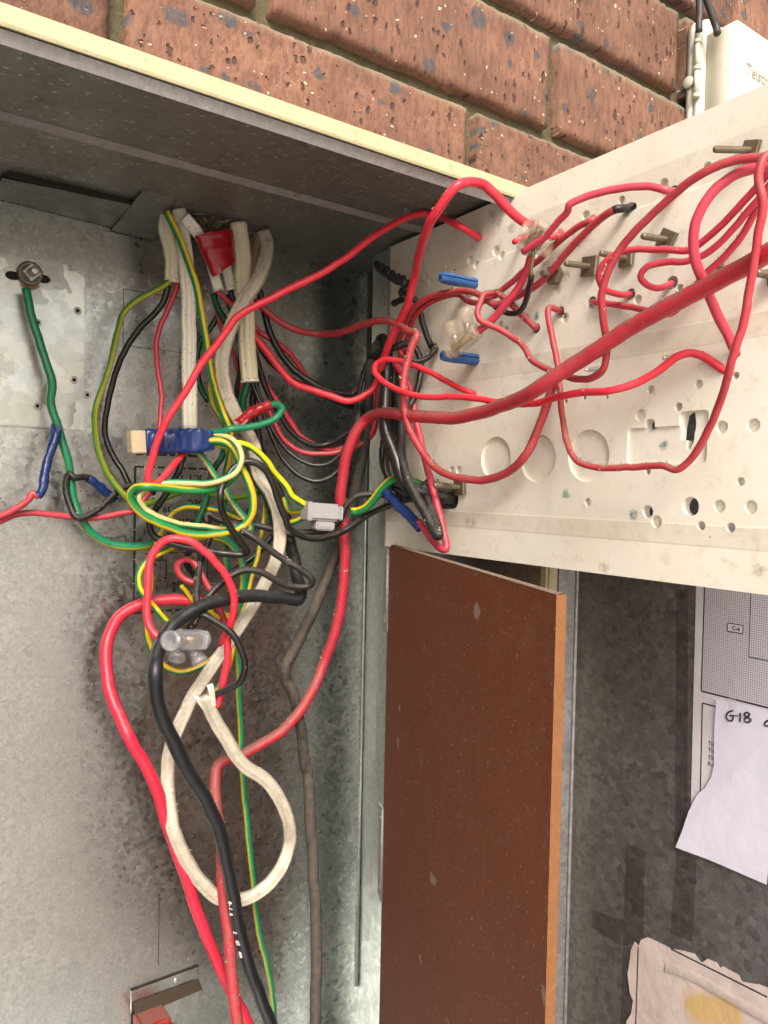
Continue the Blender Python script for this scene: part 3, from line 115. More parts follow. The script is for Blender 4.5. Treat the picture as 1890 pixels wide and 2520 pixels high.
# ------------------------------------------------------------------ camera
cam = bpy.data.cameras.new('camera'); cam_o = bpy.data.objects.new('camera', cam); COL.objects.link(cam_o)
cr, cu, cf = (V(q) for q in CAM)
m = Matrix((cr, cu, -cf)).transposed().to_4x4(); m.translation = V((0, 0, 1.5)); cam_o.matrix_world = m
cam.sensor_fit = 'HORIZONTAL'; cam.sensor_width = 36; cam.lens = 36 * 1892.5 / 1890
cam.clip_start = .01; cam.clip_end = 2000
SC.camera = cam_o
# ------------------------------------------------------------------ sky, sun, exposure
SUN_TRAVEL = V((.34, .70, -.62)).normalized()
wd = bpy.data.worlds.new('World'); SC.world = wd; wd.use_nodes = True
wn = wd.node_tree; bg = wn.nodes['Background']
sky = wn.nodes.new('ShaderNodeTexSky'); sky.sky_type = 'NISHITA'; sky.sun_disc = False
sky.sun_elevation = math.asin(-SUN_TRAVEL.z); sky.sun_rotation = math.atan2(-SUN_TRAVEL.x, -SUN_TRAVEL.y)
sky.air_density = 1.0; sky.dust_density = 6.0; sky.ozone_density = .6
wn.links.new(sky.outputs[0], bg.inputs[0]); bg.inputs[1].default_value = .125
sl = bpy.data.lights.new('sun', 'SUN'); sl.energy = 1.5; sl.angle = R(17); sl.color = (1, .965, .915)
so = bpy.data.objects.new('sun', sl); COL.objects.link(so); so.rotation_euler = SUN_TRAVEL.to_track_quat('-Z', 'Y').to_euler(); so.location = (-1, -2, 4)
SC.view_settings.view_transform = 'Standard'; SC.view_settings.look = 'None'; SC.view_settings.gamma = 1
SC.view_settings.use_curve_mapping = False
SC.view_settings.exposure = .85
SC.cycles.max_bounces = 7; SC.cycles.diffuse_bounces = 3; SC.cycles.glossy_bounces = 4; SC.cycles.transmission_bounces = 6; SC.cycles.transparent_max_bounces = 8; SC.cycles.caustics_reflective = False; SC.cycles.caustics_refractive = False

# ------------------------------------------------------------------ layout constants
YW, YB, ZC, XS = .449, .7015, 1.7375, .484      # brick face, box back, box ceiling, box right side
XL, ZB = -.09, .86                              # box left side, box floor
PH = V((.442, .607, 0)); a_ = R(-1.3955); PD = V((math.sin(a_), -math.cos(a_), 0)); PN = V((-math.cos(a_), -math.sin(a_), 0))
PZ0, PZ1 = 1.4441, 1.7339
b_ = R(21.978); BH = V((.4495, .6171, 0)); BD = V((-math.sin(b_), -math.cos(b_), 0)); BN = V((-math.cos(b_), math.sin(b_), 0))
DH = V((.515, .43, 0)); DD = V((-.02, -.9998, 0)); DN = V((-.9998, .02, 0))

# ------------------------------------------------------------------ materials
MATS = {}
class NT:
    def __init__(s, name):
        s.m = bpy.data.materials.new(name); s.m.use_nodes = True; s.t = s.m.node_tree
        s.b = s.t.nodes['Principled BSDF']; MATS[name] = s.m; s.c = None
    def n(s, t, **k):
        q = s.t.nodes.new('ShaderNode' + t)
        for a, v in k.items():
            if a.startswith('i_'): q.inputs[a[2:].replace('_', ' ')].default_value = v
            else: setattr(q, a, v)
        return q
    def l(s, a, b): s.t.links.new(a, b)
    def set(s, **k):
        for a, v in k.items(): s.b.inputs[a.replace('_', ' ')].default_value = v
        return s
    def obj(s):
        if not s.c: s.c = s.n('TexCoord')
        return s.c.outputs['Object']
    def uv(s):
        s.obj(); return s.c.outputs['UV']
    def mapping(s, src, scale=(1, 1, 1), rot=(0, 0, 0), loc=(0, 0, 0)):
        q = s.n('Mapping'); q.inputs['Scale'].default_value = scale; q.inputs['Rotation'].default_value = rot; q.inputs['Location'].default_value = loc
        s.l(src, q.inputs[0]); return q.outputs[0]
    def noise(s, src, scale, detail=4, rough=.6, dist=0):
        q = s.n('TexNoise'); q.inputs['Scale'].default_value = scale; q.inputs['Detail'].default_value = detail
        q.inputs['Roughness'].default_value = rough; q.inputs['Distortion'].default_value = dist
        s.l(src, q.inputs['Vector']); return q
    def vor(s, src, scale, feature='F1', rnd=1):
        q = s.n('TexVoronoi', feature=feature); q.inputs['Scale'].default_value = scale; q.inputs['Randomness'].default_value = rnd
        s.l(src, q.inputs['Vector']); return q
    def ramp(s, src, stops, interp='LINEAR'):
        q = s.n('ValToRGB'); r = q.color_ramp; r.interpolation = interp
        while len(r.elements) > 1: r.elements.remove(r.elements[0])
        r.elements[0].position = stops[0][0]; r.elements[0].color = col4(stops[0][1])
        for p, c in stops[1:]:
            e = r.elements.new(p); e.color = col4(c)
        s.l(src, q.inputs[0]); return q.outputs[0]
    def mix(s, f, a, b, mode='MIX'):
        q = s.n('Mix', data_type='RGBA', blend_type=mode)
        for i, x in ((0, f), (6, a), (7, b)):
            if hasattr(x, 'links'): s.l(x, q.inputs[i])
            else: q.inputs[i].default_value = x if i == 0 else col4(x)
        return q.outputs[2]
    def math(s, op, a, b=None, c=None, clamp=False):
        q = s.n('Math', operation=op, use_clamp=clamp)
        for i, x in enumerate((a, b, c)):
            if x is None: continue
            if hasattr(x, 'links'): s.l(x, q.inputs[i])
            else: q.inputs[i].default_value = x
        return q.outputs[0]
    def bump(s, h, strength=.3, dist=.001):
        q = s.n('Bump'); q.inputs['Strength'].default_value = strength; q.inputs['Distance'].default_value = dist
        s.l(h, q.inputs['Height']); s.l(q.outputs[0], s.b.inputs['Normal'])
    def col(s, x):
        if hasattr(x, 'links'): s.l(x, s.b.inputs['Base Color'])
        else: s.b.inputs['Base Color'].default_value = col4(x)
    def rough(s, x):
        if hasattr(x, 'links'): s.l(x, s.b.inputs['Roughness'])
        else: s.b.inputs['Roughness'].default_value = x
def col4(c):
    if isinstance(c, (int, float)): return (c, c, c, 1)
    return tuple(c) if len(c) == 4 else (*c, 1)

def galv(name, scale, lo, hi, metal=1, r0=.28, r1=.42, dust=.2, dustcol=(.30, .27, .23), flecks=0, tilt=.16, fine=.05):
    """hot-dip zinc: crystal cells of slightly different tone, gloss and tilt, with a thin uneven film of dust"""
    s = NT(name); o = s.obj()
    nz = s.noise(o, scale * 1.2, 2)
    v = s.n('VectorMath', operation='MULTIPLY_ADD'); s.l(nz.outputs['Color'], v.inputs[0]); v.inputs[1].default_value = (.7 / scale,) * 3; s.l(o, v.inputs[2])
    c1 = s.vor(v.outputs[0], scale); c2 = s.vor(v.outputs[0], scale * 2.1)
    big = s.noise(o, 7, 4, .6)
    sep1 = s.n('SeparateColor'); s.l(c1.outputs['Color'], sep1.inputs[0]); sep2 = s.n('SeparateColor'); s.l(c2.outputs['Color'], sep2.inputs[0])
    t = s.math('ADD', s.math('MULTIPLY', sep1.outputs[0], .5), s.math('MULTIPLY', sep2.outputs[1], .3))
    t = s.math('ADD', s.math('MULTIPLY', t, .7), s.math('MULTIPLY', big.outputs[0], .45))
    base = s.ramp(t, [(.2, lo), (.8, hi)])
    dn = s.noise(o, 24, 5, .65); dmask = s.math('MULTIPLY', s.ramp(dn.outputs[0], [(.40, 0), (.72, 1)]), dust)
    base = s.mix(dmask, base, dustcol)
    fn = s.noise(o, 650, 2, .6)
    base = s.mix(s.math('MULTIPLY', s.ramp(fn.outputs[0], [(.30, 1), (.42, 0)]), fine), base, tuple(x * .4 for x in lo))
    if flecks:
        fl = s.vor(s.mapping(o, scale=(.6, 1, 1)), 400); sp = s.n('SeparateColor'); s.l(fl.outputs['Color'], sp.inputs[0])
        fm = s.math('MULTIPLY', s.ramp(sp.outputs[0], [(.86, 0), (.9, 1)]), s.ramp(fl.outputs['Distance'], [(.25, 1), (.42, 0)]))
        base = s.mix(s.math('MULTIPLY', fm, flecks), base, (.55, .53, .5))
    s.col(base); s.set(Metallic=metal)
    s.rough(s.math('ADD', s.math('MULTIPLY', sep1.outputs[2], r1 - r0), s.math('ADD', s.math('MULTIPLY', dmask, .25), r0)))
    g = s.n('NewGeometry'); sub = s.n('VectorMath', operation='SUBTRACT'); s.l(c1.outputs['Color'], sub.inputs[0]); sub.inputs[1].default_value = (.5, .5, .5)
    ma = s.n('VectorMath', operation='MULTIPLY_ADD'); s.l(sub.outputs[0], ma.inputs[0]); ma.inputs[1].default_value = (tilt,) * 3; s.l(g.outputs['Normal'], ma.inputs[2])
    nm = s.n('VectorMath', operation='NORMALIZE'); s.l(ma.outputs[0], nm.inputs[0])
    b = s.n('Bump'); b.inputs['Strength'].default_value = .06; b.inputs['Distance'].default_value = .0006
    s.l(s.math('ADD', s.math('MULTIPLY', fn.outputs[0], 1.5), s.math('MULTIPLY', dn.outputs[0], .3)), b.inputs['Height']); s.l(nm.outputs[0], b.inputs['Normal']); s.l(b.outputs[0], s.b.inputs['Normal'])
    return s.m
galv('galv_back', 265, (.36, .375, .365), (.59, .612, .597), r0=.25, r1=.36, dust=.13, dustcol=(.28, .262, .235), tilt=.06)
galv('galv_plate', 50, (.40, .425, .405), (.68, .71, .68), r0=.24, r1=.38, dust=.08, tilt=.1)
galv('galv_side', 170, (.46, .49, .48), (.64, .675, .665), r0=.34, r1=.44, dust=.15, tilt=.05)
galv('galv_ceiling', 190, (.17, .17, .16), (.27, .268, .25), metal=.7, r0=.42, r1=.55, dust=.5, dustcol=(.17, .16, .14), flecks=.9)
galv('galv_lip', 200, (.26, .25, .265), (.40, .39, .41), metal=.5, r0=.5, r1=.65, dust=.4)
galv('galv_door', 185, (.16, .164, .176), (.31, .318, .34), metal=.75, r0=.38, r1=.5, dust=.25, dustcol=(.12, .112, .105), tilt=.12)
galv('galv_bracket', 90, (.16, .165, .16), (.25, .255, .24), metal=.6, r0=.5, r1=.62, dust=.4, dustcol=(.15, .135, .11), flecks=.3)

def pvc(name, c, dust=.2, dustcol=(.20, .15, .11), rough=.36, spec=.5, lint=.0, var=.2):
    s = NT(name); o = s.obj()
    n1 = s.noise(o, 24, 5, .65)
    base = s.mix(s.math('MULTIPLY', s.ramp(n1.outputs[0], [(.3, 0), (.7, 1)]), var * 2), c, tuple(x * .55 for x in c))
    g = s.n('NewGeometry'); sx = s.n('SeparateXYZ'); s.l(g.outputs['Normal'], sx.inputs[0])
    n2 = s.noise(o, 170, 6, .75)
    upm = s.math('MULTIPLY_ADD', sx.outputs[2], .34, n2.outputs[0])
    lo = .98 - dust * .75
    dm = s.ramp(upm, [(max(0, lo - .2), 0), (min(1, lo + .12), 1)])
    dm = s.math('MULTIPLY', dm, min(.92, .35 + dust))
    base = s.mix(dm, base, dustcol)
    n3 = s.noise(s.mapping(o, loc=(3, 1, 7)), 420, 2)
    base = s.mix(s.math('MULTIPLY', s.ramp(n3.outputs[0], [(.67, 0), (.72, 1)]), .5), base, tuple(x * .25 for x in c))
    s.col(base)
    s.rough(s.math('ADD', s.math('MULTIPLY', dm, .45), s.math('MULTIPLY_ADD', n1.outputs[0], .16, rough - .08)))
    s.set(Specular_IOR_Level=spec)
    s.bump(s.math('ADD', s.math('MULTIPLY', n2.outputs[0], .5), s.math('MULTIPLY', dm, .6)), .12, .0006)
    return s.m
pvc('red_bright', (.72, .030, .058), .2)
pvc('red_clean', (.66, .026, .062), .16, rough=.4)
pvc('red_mid', (.60, .044, .085), .26)
pvc('red_pink', (.62, .060, .105), .2)
pvc('red_dull', (.52, .042, .068), .26)
pvc('red_dusty', (.46, .042, .060), .40, (.22, .11, .085))
pvc('red_thick', (.47, .028, .048), .46, (.19, .095, .075))
pvc('black', (.012, .011, .011), .2, (.11, .10, .09), rough=.33)
pvc('black_dusty', (.014, .013, .012), .32, (.075, .066, .056), rough=.42)
pvc('black_grey', (.030, .027, .024), .55, (.105, .088, .070), rough=.55)
pvc('black_cable', (.013, .014, .017), .14, (.10, .09, .08), rough=.4)
pvc('black_gloss', (.012, .011, .014), .06, rough=.16)
pvc('green', (.004, .085, .036), .15, rough=.26)
pvc('olive', (.10, .095, .03), .1, rough=.3)
pvc('grey_cable', (.045, .045, .042), .25, (.2, .17, .12), rough=.5)
pvc('blue_tape', (.012, .034, .155), .1, (.12, .12, .14), rough=.3)
pvc('red_tape', (.34, .006, .016), .16, (.2, .12, .1), rough=.2)
pvc('blue_plug', (.02, .11, .33), .2, (.25, .27, .28), rough=.4)
pvc('grey_plastic', (.36, .36, .37), .25, (.3, .27, .23), rough=.45)
pvc('cream_block', (.56, .46, .30), .2, (.4, .33, .22), rough=.4)
pvc('red_box', (.36, .010, .014), .35, (.2, .13, .10), rough=.4)
pvc('box_plastic', (.60, .59, .50), .12, (.4, .38, .3), rough=.42, var=.05)
pvc('box_plastic_side', (.62, .61, .50), .12, (.4, .38, .3), rough=.5, var=.05)

pvc('lettering_shade', (.33, .32, .26), .1, rough=.5, var=.05)
def striped(name, cg, cy, wid=.2, dust=.2):
    s = NT(name); uv = s.uv(); sx = s.n('SeparateXYZ'); s.l(uv, sx.inputs[0])
    fr = s.math('FRACT', sx.outputs[0]); d = s.math('ABSOLUTE', s.math('SUBTRACT', fr, .5))
    o = s.obj(); wob = s.noise(o, 90, 2); d = s.math('MULTIPLY_ADD', wob.outputs[0], .03, d)
    k = s.ramp(d, [(wid - .012, 1), (wid + .03, 0)])
    base = s.mix(k, cg, cy)
    n1 = s.noise(o, 70, 4); base = s.mix(s.math('MULTIPLY', n1.outputs[0], .25), base, tuple(x * .5 for x in cg))
    n2 = s.noise(o, 240, 6, .75)
    dm = s.math('MULTIPLY', s.ramp(n2.outputs[0], [(.56, 0), (.72, 1)]), dust * 1.6)
    base = s.mix(dm, base, (.16, .13, .08)); s.col(base)
    s.rough(s.math('MULTIPLY_ADD', dm, .4, .34)); s.bump(n2.outputs[0], .08, .0005)
    return s.m
G, Yl = (.012, .23, .055), (.62, .43, .012)
striped('gy', G, Yl, .24)
striped('gy_vivid', (.010, .20, .05), (.78, .55, .006), .20)
striped('gy_mid', (.010, .20, .05), (.80, .60, .006), .12)
striped('gy_dark', (.010, .21, .095), (.45, .40, .02), .13, .28)
striped('gy_lime', (.10, .21, .012), (.40, .38, .02), .16)
striped('gy_pale', (.03, .28, .12), (.66, .55, .22), .24)
striped('gy_yellow', (.02, .17, .05), (.66, .45, .01), .24)

def sheath(name, c, dirt, dc=(.17, .12, .06)):
    s = NT(name); uv = s.uv(); o = s.obj()
    st = s.noise(s.mapping(uv, scale=(7, 26, 1)), 1, 6, .7); sp = s.noise(o, 130, 6, .75)
    k = s.math('ADD', s.math('MULTIPLY', st.outputs[0], .65), s.math('MULTIPLY', sp.outputs[0], .45))
    dm = s.ramp(k, [(.78 - dirt * .42, 0), (.92 - dirt * .15, 1)])
    base = s.mix(s.math('MULTIPLY', dm, .5 + dirt * .4), c, dc)
    sk = s.noise(s.mapping(o, loc=(4, 4, 1)), 330, 2); base = s.mix(s.math('MULTIPLY', s.ramp(sk.outputs[0], [(.66, 0), (.7, 1)]), .6), base, (.06, .045, .03))
    s.col(base); s.rough(s.math('MULTIPLY_ADD', dm, .3, .42)); s.bump(k, .15, .0008)
    return s.m
sheath('sheath', (.66, .64, .56), .3)
sheath('sheath_cream', (.58, .54, .40), .35)
sheath('sheath_grey', (.56, .52, .40), .45)
sheath('sheath_dirty', (.58, .545, .46), .85, (.20, .15, .09))
sheath('sheath_tan', (.42, .33, .20), .5)

def simple(name, c, rough=.5, metal=0, **k):
    s = NT(name); s.col(c); s.rough(rough); s.set(Metallic=metal, **k); return s
def metalmat(name, c, rough, rust=0):
    s = NT(name); o = s.obj(); n = s.noise(o, 300, 5); n2 = s.noise(o, 90, 4)
    base = s.mix(s.math('MULTIPLY', n.outputs[0], .5), c, tuple(x * .45 for x in c))
    base = s.mix(s.math('MULTIPLY', s.ramp(n2.outputs[0], [(.5, 0), (.65, 1)]), rust), base, (.14, .06, .025))
    s.col(base); s.set(Metallic=.85 - rust * .4); s.rough(s.math('MULTIPLY_ADD', n.outputs[0], .25, rough)); s.bump(n.outputs[0], .2, .0004)
metalmat('bolt_steel', (.25, .215, .155), .35, .35)
metalmat('stud_steel', (.55, .54, .50), .28, .12)
metalmat('screw_steel', (.62, .60, .56), .25, .1)
metalmat('ring_steel', (.26, .25, .22), .45, .25)
metalmat('copper', (.55, .22, .09), .3)
metalmat('brass', (.50, .38, .20), .3)
simple('dark_hole', (.012, .011, .010), .9)
simple('print_black', (.012, .012, .014), .6)
simple('print_white', (.75, .75, .75), .6)
s = NT('stencil_ink'); o = s.obj(); n = s.noise(o, 260, 5, .7)
s.col(s.mix(s.ramp(n.outputs[0], [(.60, 0), (.72, 1)]), (.010, .010, .013), (.10, .105, .10))); s.rough(.6)

s = NT('clear_plastic'); s.col((.50, .51, .56)); s.rough(.12); s.set(Alpha=.26, Specular_IOR_Level=.8)
n = s.noise(s.obj(), 120, 3); s.bump(n.outputs[0], .25, .001)
s = NT('clear_plastic_brown'); s.col((.52, .43, .33)); s.rough(.12); s.set(Alpha=.28, Specular_IOR_Level=.8)
n = s.noise(s.obj(), 120, 3); s.bump(n.outputs[0], .3, .001)

# brick
s = NT('brick'); o = s.obj(); oi = s.n('ObjectInfo')
off = s.n('VectorMath', operation='MULTIPLY_ADD'); s.l(oi.outputs['Random'], off.inputs[0]); off.inputs[1].default_value = (7, 3, 5); s.l(o, off.inputs[2]); q = off.outputs[0]
n1 = s.noise(q, 22, 4, .65); n2 = s.noise(s.mapping(q, scale=(1, 1, .28)), 240, 3, .7)
base = s.mix(s.ramp(n1.outputs[0], [(.3, 0), (.7, 1)]), (.13, .064, .042), (.245, .125, .080))
base = s.mix(s.math('MULTIPLY', s.ramp(n2.outputs[0], [(.40, 1), (.54, 0)]), .5), base, (.085, .037, .026))
nd = s.noise(q, 150, 3, .7); vd = s.n('VectorMath', operation='MULTIPLY_ADD'); s.l(nd.outputs['Color'], vd.inputs[0]); vd.inputs[1].default_value = (.007, .007, .007); sq = s.n('SeparateXYZ'); s.l(q, sq.inputs[0]); cq = s.n('CombineXYZ'); s.l(sq.outputs[0], cq.inputs[0]); s.l(sq.outputs[2], cq.inputs[1]); s.l(cq.outputs[0], vd.inputs[2])
def spots(src, scale, frac, r0, r1):
    v1 = s.vor(src, scale); v1.voronoi_dimensions = '2D'; sp = s.n('SeparateColor'); s.l(v1.outputs['Color'], sp.inputs[0])
    rad = s.math('MULTIPLY_ADD', s.math('POWER', sp.outputs[1], 2), r1 - r0, r0)
    edge = s.math('MULTIPLY', s.math('SUBTRACT', rad, v1.outputs['Distance']), 7, clamp=True)
    return s.math('MULTIPLY', edge, s.math('GREATER_THAN', sp.outputs[0], 1 - frac)), sp
spot, sp1 = spots(vd.outputs[0], 62, .36, .10, .60)
base = s.mix(s.math('MULTIPLY', spot, s.ramp(nd.outputs[0], [(.36, .45), (.55, .95)])), base, (.058, .060, .068))
pit, sp3 = spots(s.mapping(vd.outputs[0], scale=(1, .42, 1), loc=(2, 5, 3)), 190, .30, .08, .45)
base = s.mix(s.math('MULTIPLY', pit, .75), base, (.045, .022, .017))
grit, sp2 = spots(s.mapping(vd.outputs[0], loc=(1, 8, 2)), 185, .17, .06, .34)
base = s.mix(grit, base, s.mix(sp2.outputs[2], (.66, .60, .47), (.36, .14, .06)))
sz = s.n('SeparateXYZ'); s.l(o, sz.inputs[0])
top_edge = s.math('MULTIPLY', s.ramp(s.math('MULTIPLY_ADD', nd.outputs[0], .008, sz.outputs[2]), [(.0345, 0), (.0415, 1)]), .7)  # brick colour turns pale grey-green towards its top edge
base = s.mix(top_edge, base, (.24, .235, .155))
hs = s.n('HueSaturation'); s.l(base, hs.inputs['Color']); s.l(s.math('MULTIPLY_ADD', oi.outputs['Random'], .45, .78), hs.inputs['Value'])
s.col(hs.outputs[0]); s.rough(.85)
hgt = s.math('SUBTRACT', s.math('ADD', s.math('MULTIPLY', n2.outputs[0], .8), s.math('MULTIPLY', grit, .5)), s.math('MULTIPLY', pit, 1.6))
s.bump(hgt, .9, .002)
s = NT('mortar'); o = s.obj(); n = s.noise(o, 240, 6, .75); n2 = s.noise(o, 20, 4)
base = s.mix(n2.outputs[0], (.105, .092, .048), (.19, .168, .098)); base = s.mix(s.math('MULTIPLY', s.ramp(n.outputs[0], [(.4, 1), (.55, 0)]), .6), base, (.07, .058, .035))
s.col(base); s.rough(.95); s.bump(n.outputs[0], .9, .003)

s = NT('cream_paint'); o = s.obj(); n = s.noise(o, 60, 6, .7); n2 = s.noise(o, 420, 3)
base = s.mix(s.ramp(n.outputs[0], [(.5, 0), (.75, .6)]), (.50, .465, .285), (.31, .275, .165)); base = s.mix(s.math('MULTIPLY', s.ramp(n2.outputs[0], [(.3, 1), (.42, 0)]), .35), base, (.2, .17, .1))
s.col(base); s.rough(.62); s.bump(n.outputs[0], .25, .0008)

# white moulded panel
s = NT('panel_white'); o = s.obj(); n = s.noise(o, 14, 5, .6); n2 = s.noise(o, 90, 6, .75); n3 = s.noise(o, 260, 5, .7)
base = s.mix(s.ramp(n.outputs[0], [(.35, 0), (.8, 1)]), (.80, .778, .69), (.70, .668, .565))
base = s.mix(s.math('MULTIPLY', s.ramp(n2.outputs[0], [(.54, 0), (.72, 1)]), .42), base, (.42, .36, .25))
base = s.mix(s.math('MULTIPLY', s.ramp(n3.outputs[0], [(.70, 0), (.735, 1)]), .6), base, (.10, .075, .05))
def blot(src, pts, r, thick, lo, hi):
    acc = None
    for (a, h) in pts:
        p = PH + PD * a + V((0, 0, PZ0 + h)) - V((PH.x, PH.y, PZ0))
        d = s.n('VectorMath', operation='DISTANCE'); s.l(src, d.inputs[0]); d.inputs[1].default_value = p
        k = s.math('SUBTRACT', 1, s.math('DIVIDE', d.outputs['Value'], r), clamp=True)
        acc = k if acc is None else s.math('MAXIMUM', acc, k)
    nn = s.noise(s.obj(), thick, 5, .75)
    return s.ramp(s.math('MULTIPLY', acc, nn.outputs[0]), [(lo, 0), (hi, 1)])
base = s.mix(s.math('MULTIPLY', blot(o, STAINS, .009, 260, .26, .46), .85), base, (.03, .19, .14))
base = s.mix(s.math('MULTIPLY', blot(o, BROWN, .013, 300, .30, .52), .6), base, (.24, .15, .06))
sx = s.n('SeparateXYZ'); s.l(o, sx.inputs[0])
band = s.math('MULTIPLY', s.math('GREATER_THAN', sx.outputs[2], .1475), s.math('LESS_THAN', sx.outputs[2], .1615))
band2 = s.math('MULTIPLY', s.math('GREATER_THAN', sx.outputs[2], .0245), s.math('LESS_THAN', sx.outputs[2], .0375))
band = s.math('MULTIPLY', s.math('ADD', band, band2), s.ramp(n2.outputs[0], [(.3, .2), (.6, .75)]))
base = s.mix(s.math('MULTIPLY', band, .55), base, (.50, .44, .34))
s.col(base); s.rough(s.math('MULTIPLY_ADD', n2.outputs[0], .2, .36)); s.bump(s.math('ADD', n.outputs[0], s.math('MULTIPLY', n2.outputs[0], .25)), .12, .002)

# brown pressed board
s = NT('board_brown'); uv = s.uv(); o = s.obj(); n = s.noise(o, 11, 5); n2 = s.noise(o, 75, 6, .75); n3 = s.noise(s.mapping(o, loc=(5, 2, 1)), 30, 6, .8)
w = s.n('TexWave', wave_type='BANDS', bands_direction='Y', wave_profile='SIN'); w.inputs['Scale'].default_value = 190; w.inputs['Distortion'].default_value = .8
s.l(s.mapping(uv, rot=(0, 0, .22)), w.inputs['Vector']); w.inputs['Detail'].default_value = 1
base = s.mix(n.outputs[0], (.235, .066, .026), (.345, .100, .040))
base = s.mix(s.math('MULTIPLY', w.outputs['Fac'], .9), base, (.055, .017, .009))
sxx = s.n('SeparateXYZ'); s.l(uv, sxx.inputs[0])
base = s.mix(s.math('MULTIPLY', s.ramp(n2.outputs[0], [(.52, 0), (.76, 1)]), .4), base, (.25, .17, .13))
dv = s.n('VectorMath', operation='MULTIPLY_ADD'); s.l(n2.outputs['Color'], dv.inputs[0]); dv.inputs[1].default_value = (.016, .03, 0); s.l(uv, dv.inputs[2]); sp = s.vor(dv.outputs[0], 26); sp.voronoi_dimensions = '2D'; spc = s.n('SeparateColor'); s.l(sp.outputs['Color'], spc.inputs[0])
dn = s.math('MULTIPLY_ADD', n2.outputs[0], .25, sp.outputs['Distance'])
spm = s.math('MULTIPLY', s.math('LESS_THAN', dn, s.math('MULTIPLY_ADD', s.math('POWER', spc.outputs[1], 3), .16, .13)), s.math('GREATER_THAN', spc.outputs[0], .72))
base = s.mix(s.math('MULTIPLY', spm, .5), base, (.42, .37, .33))
sc = s.noise(s.mapping(uv, scale=(60, 5, 1), rot=(0, 0, .5)), 1, 3, .6); base = s.mix(s.math('MULTIPLY', s.math('MULTIPLY', s.ramp(sc.outputs[0], [(.68, 0), (.72, 1)]), s.ramp(n3.outputs[0], [(.5, 0), (.6, 1)])), .4), base, (.26, .22, .22))
fs = s.noise(o, 420, 2); base = s.mix(s.math('MULTIPLY', s.ramp(fs.outputs[0], [(.675, 0), (.70, 1)]), .6), base, (.5, .46, .42))
s.col(base); s.rough(s.math('MULTIPLY_ADD', n2.outputs[0], .3, .42)); s.set(Specular_IOR_Level=.25); s.bump(w.outputs['Fac'], .7, .0008)
s = NT('board_edge'); o = s.obj(); n = s.noise(o, 150, 6, .75); n2 = s.noise(o, 25, 3)
s.col(s.mix(n.outputs[0], s.mix(n2.outputs[0], (.21, .088, .030), (.33, .148, .052)), (.15, .058, .018))); s.rough(.9); s.bump(n.outputs[0], .6, .002)
s = NT('board_dust'); o = s.obj(); n = s.noise(o, 200, 6, .75); s.col(s.mix(n.outputs[0], (.12, .075, .05), (.36, .28, .21))); s.rough(.95); s.bump(n.outputs[0], .7, .003)

def paper(name, c, c2, sc=18):
    s = NT(name); o = s.obj(); n = s.noise(o, sc, 5, .6); n2 = s.noise(o, 160, 4)
    base = s.mix(s.ramp(n.outputs[0], [(.4, 0), (.75, 1)]), c, c2); base = s.mix(s.math('MULTIPLY', s.ramp(n2.outputs[0], [(.7, 0), (.74, 1)]), .3), base, (.3, .26, .2))
    s.col(base); s.rough(.7); s.bump(n.outputs[0], .4, .004); return s, base
paper('paper_white', (.64, .65, .78), (.58, .59, .71))
s, base = paper('paper_form', (.60, .58, .65), (.52, .50, .56))
s, base = paper('paper_old', (.56, .49, .48), (.44, .37, .34), 40)
o = s.obj(); nn = s.noise(o, 30, 4); (a0, h0), (a1, h1) = DR['stain']
p0 = V((DH.x, DH.y, 0)) + DD * a0 + V((0, 0, h0)); p1 = V((DH.x, DH.y, 0)) + DD * a1 + V((0, 0, h1))
acc = None
for f_ in (0, .35, .7, 1.05):
    d = s.n('VectorMath', operation='DISTANCE'); s.l(o, d.inputs[0]); d.inputs[1].default_value = p0.lerp(p1, f_) - DH
    k = s.math('SUBTRACT', 1, s.math('DIVIDE', d.outputs['Value'], .019), clamp=True); acc = k if acc is None else s.math('MAXIMUM', acc, k)
s.col(s.mix(s.math('MULTIPLY', s.ramp(s.math('MULTIPLY', acc, nn.outputs[0]), [(.12, 0), (.3, 1)]), .8), base, (.52, .34, .10)))
# printed graph grid (flat print)
s = NT('paper_grid'); uv = s.uv(); sx = s.n('SeparateXYZ'); s.l(uv, sx.inputs[0])
def gl(i):
    fr = s.math('FRACT', s.math('DIVIDE', sx.outputs[i], .00158)); return s.math('LESS_THAN', fr, .2)
g = s.math('MAXIMUM', gl(0), gl(1)); n = s.noise(s.obj(), 18, 5)
s.col(s.mix(s.math('MULTIPLY', g, .8), s.mix(n.outputs[0], (.60, .58, .65), (.50, .48, .54)), (.10, .10, .14))); s.rough(.7)
s = NT('clear_tape'); s.col((.022, .018, .015)); s.rough(.35); s.set(Alpha=.26, Specular_IOR_Level=.4)
s = NT('clear_tape_paper'); s.col((.8, .8, .82)); s.rough(.1); s.set(Alpha=.25, Specular_IOR_Level=.8)
s = NT('insulation'); o = s.obj(); n = s.noise(o, 220, 5, .75); s.col(s.mix(n.outputs[0], (.16, .13, .06), (.46, .41, .28))); s.rough(.95); s.bump(n.outputs[0], .9, .004)
simple('lint', (.36, .31, .26), .95)
s = NT('timber_rust'); o = s.obj(); n = s.noise(o, 120, 6, .75); s.col(s.mix(n.outputs[0], (.014, .010, .007), (.055, .036, .018))); s.rough(.85); s.bump(n.outputs[0], .6, .002)
s = NT('concrete'); o = s.obj(); n = s.noise(o, 2, 6); n2 = s.noise(o, 60, 5); s.col(s.mix(n.outputs[0], s.mix(n2.outputs[0], (.60, .55, .47), (.68, .63, .55)), (.54, .49, .41))); s.rough(.9)

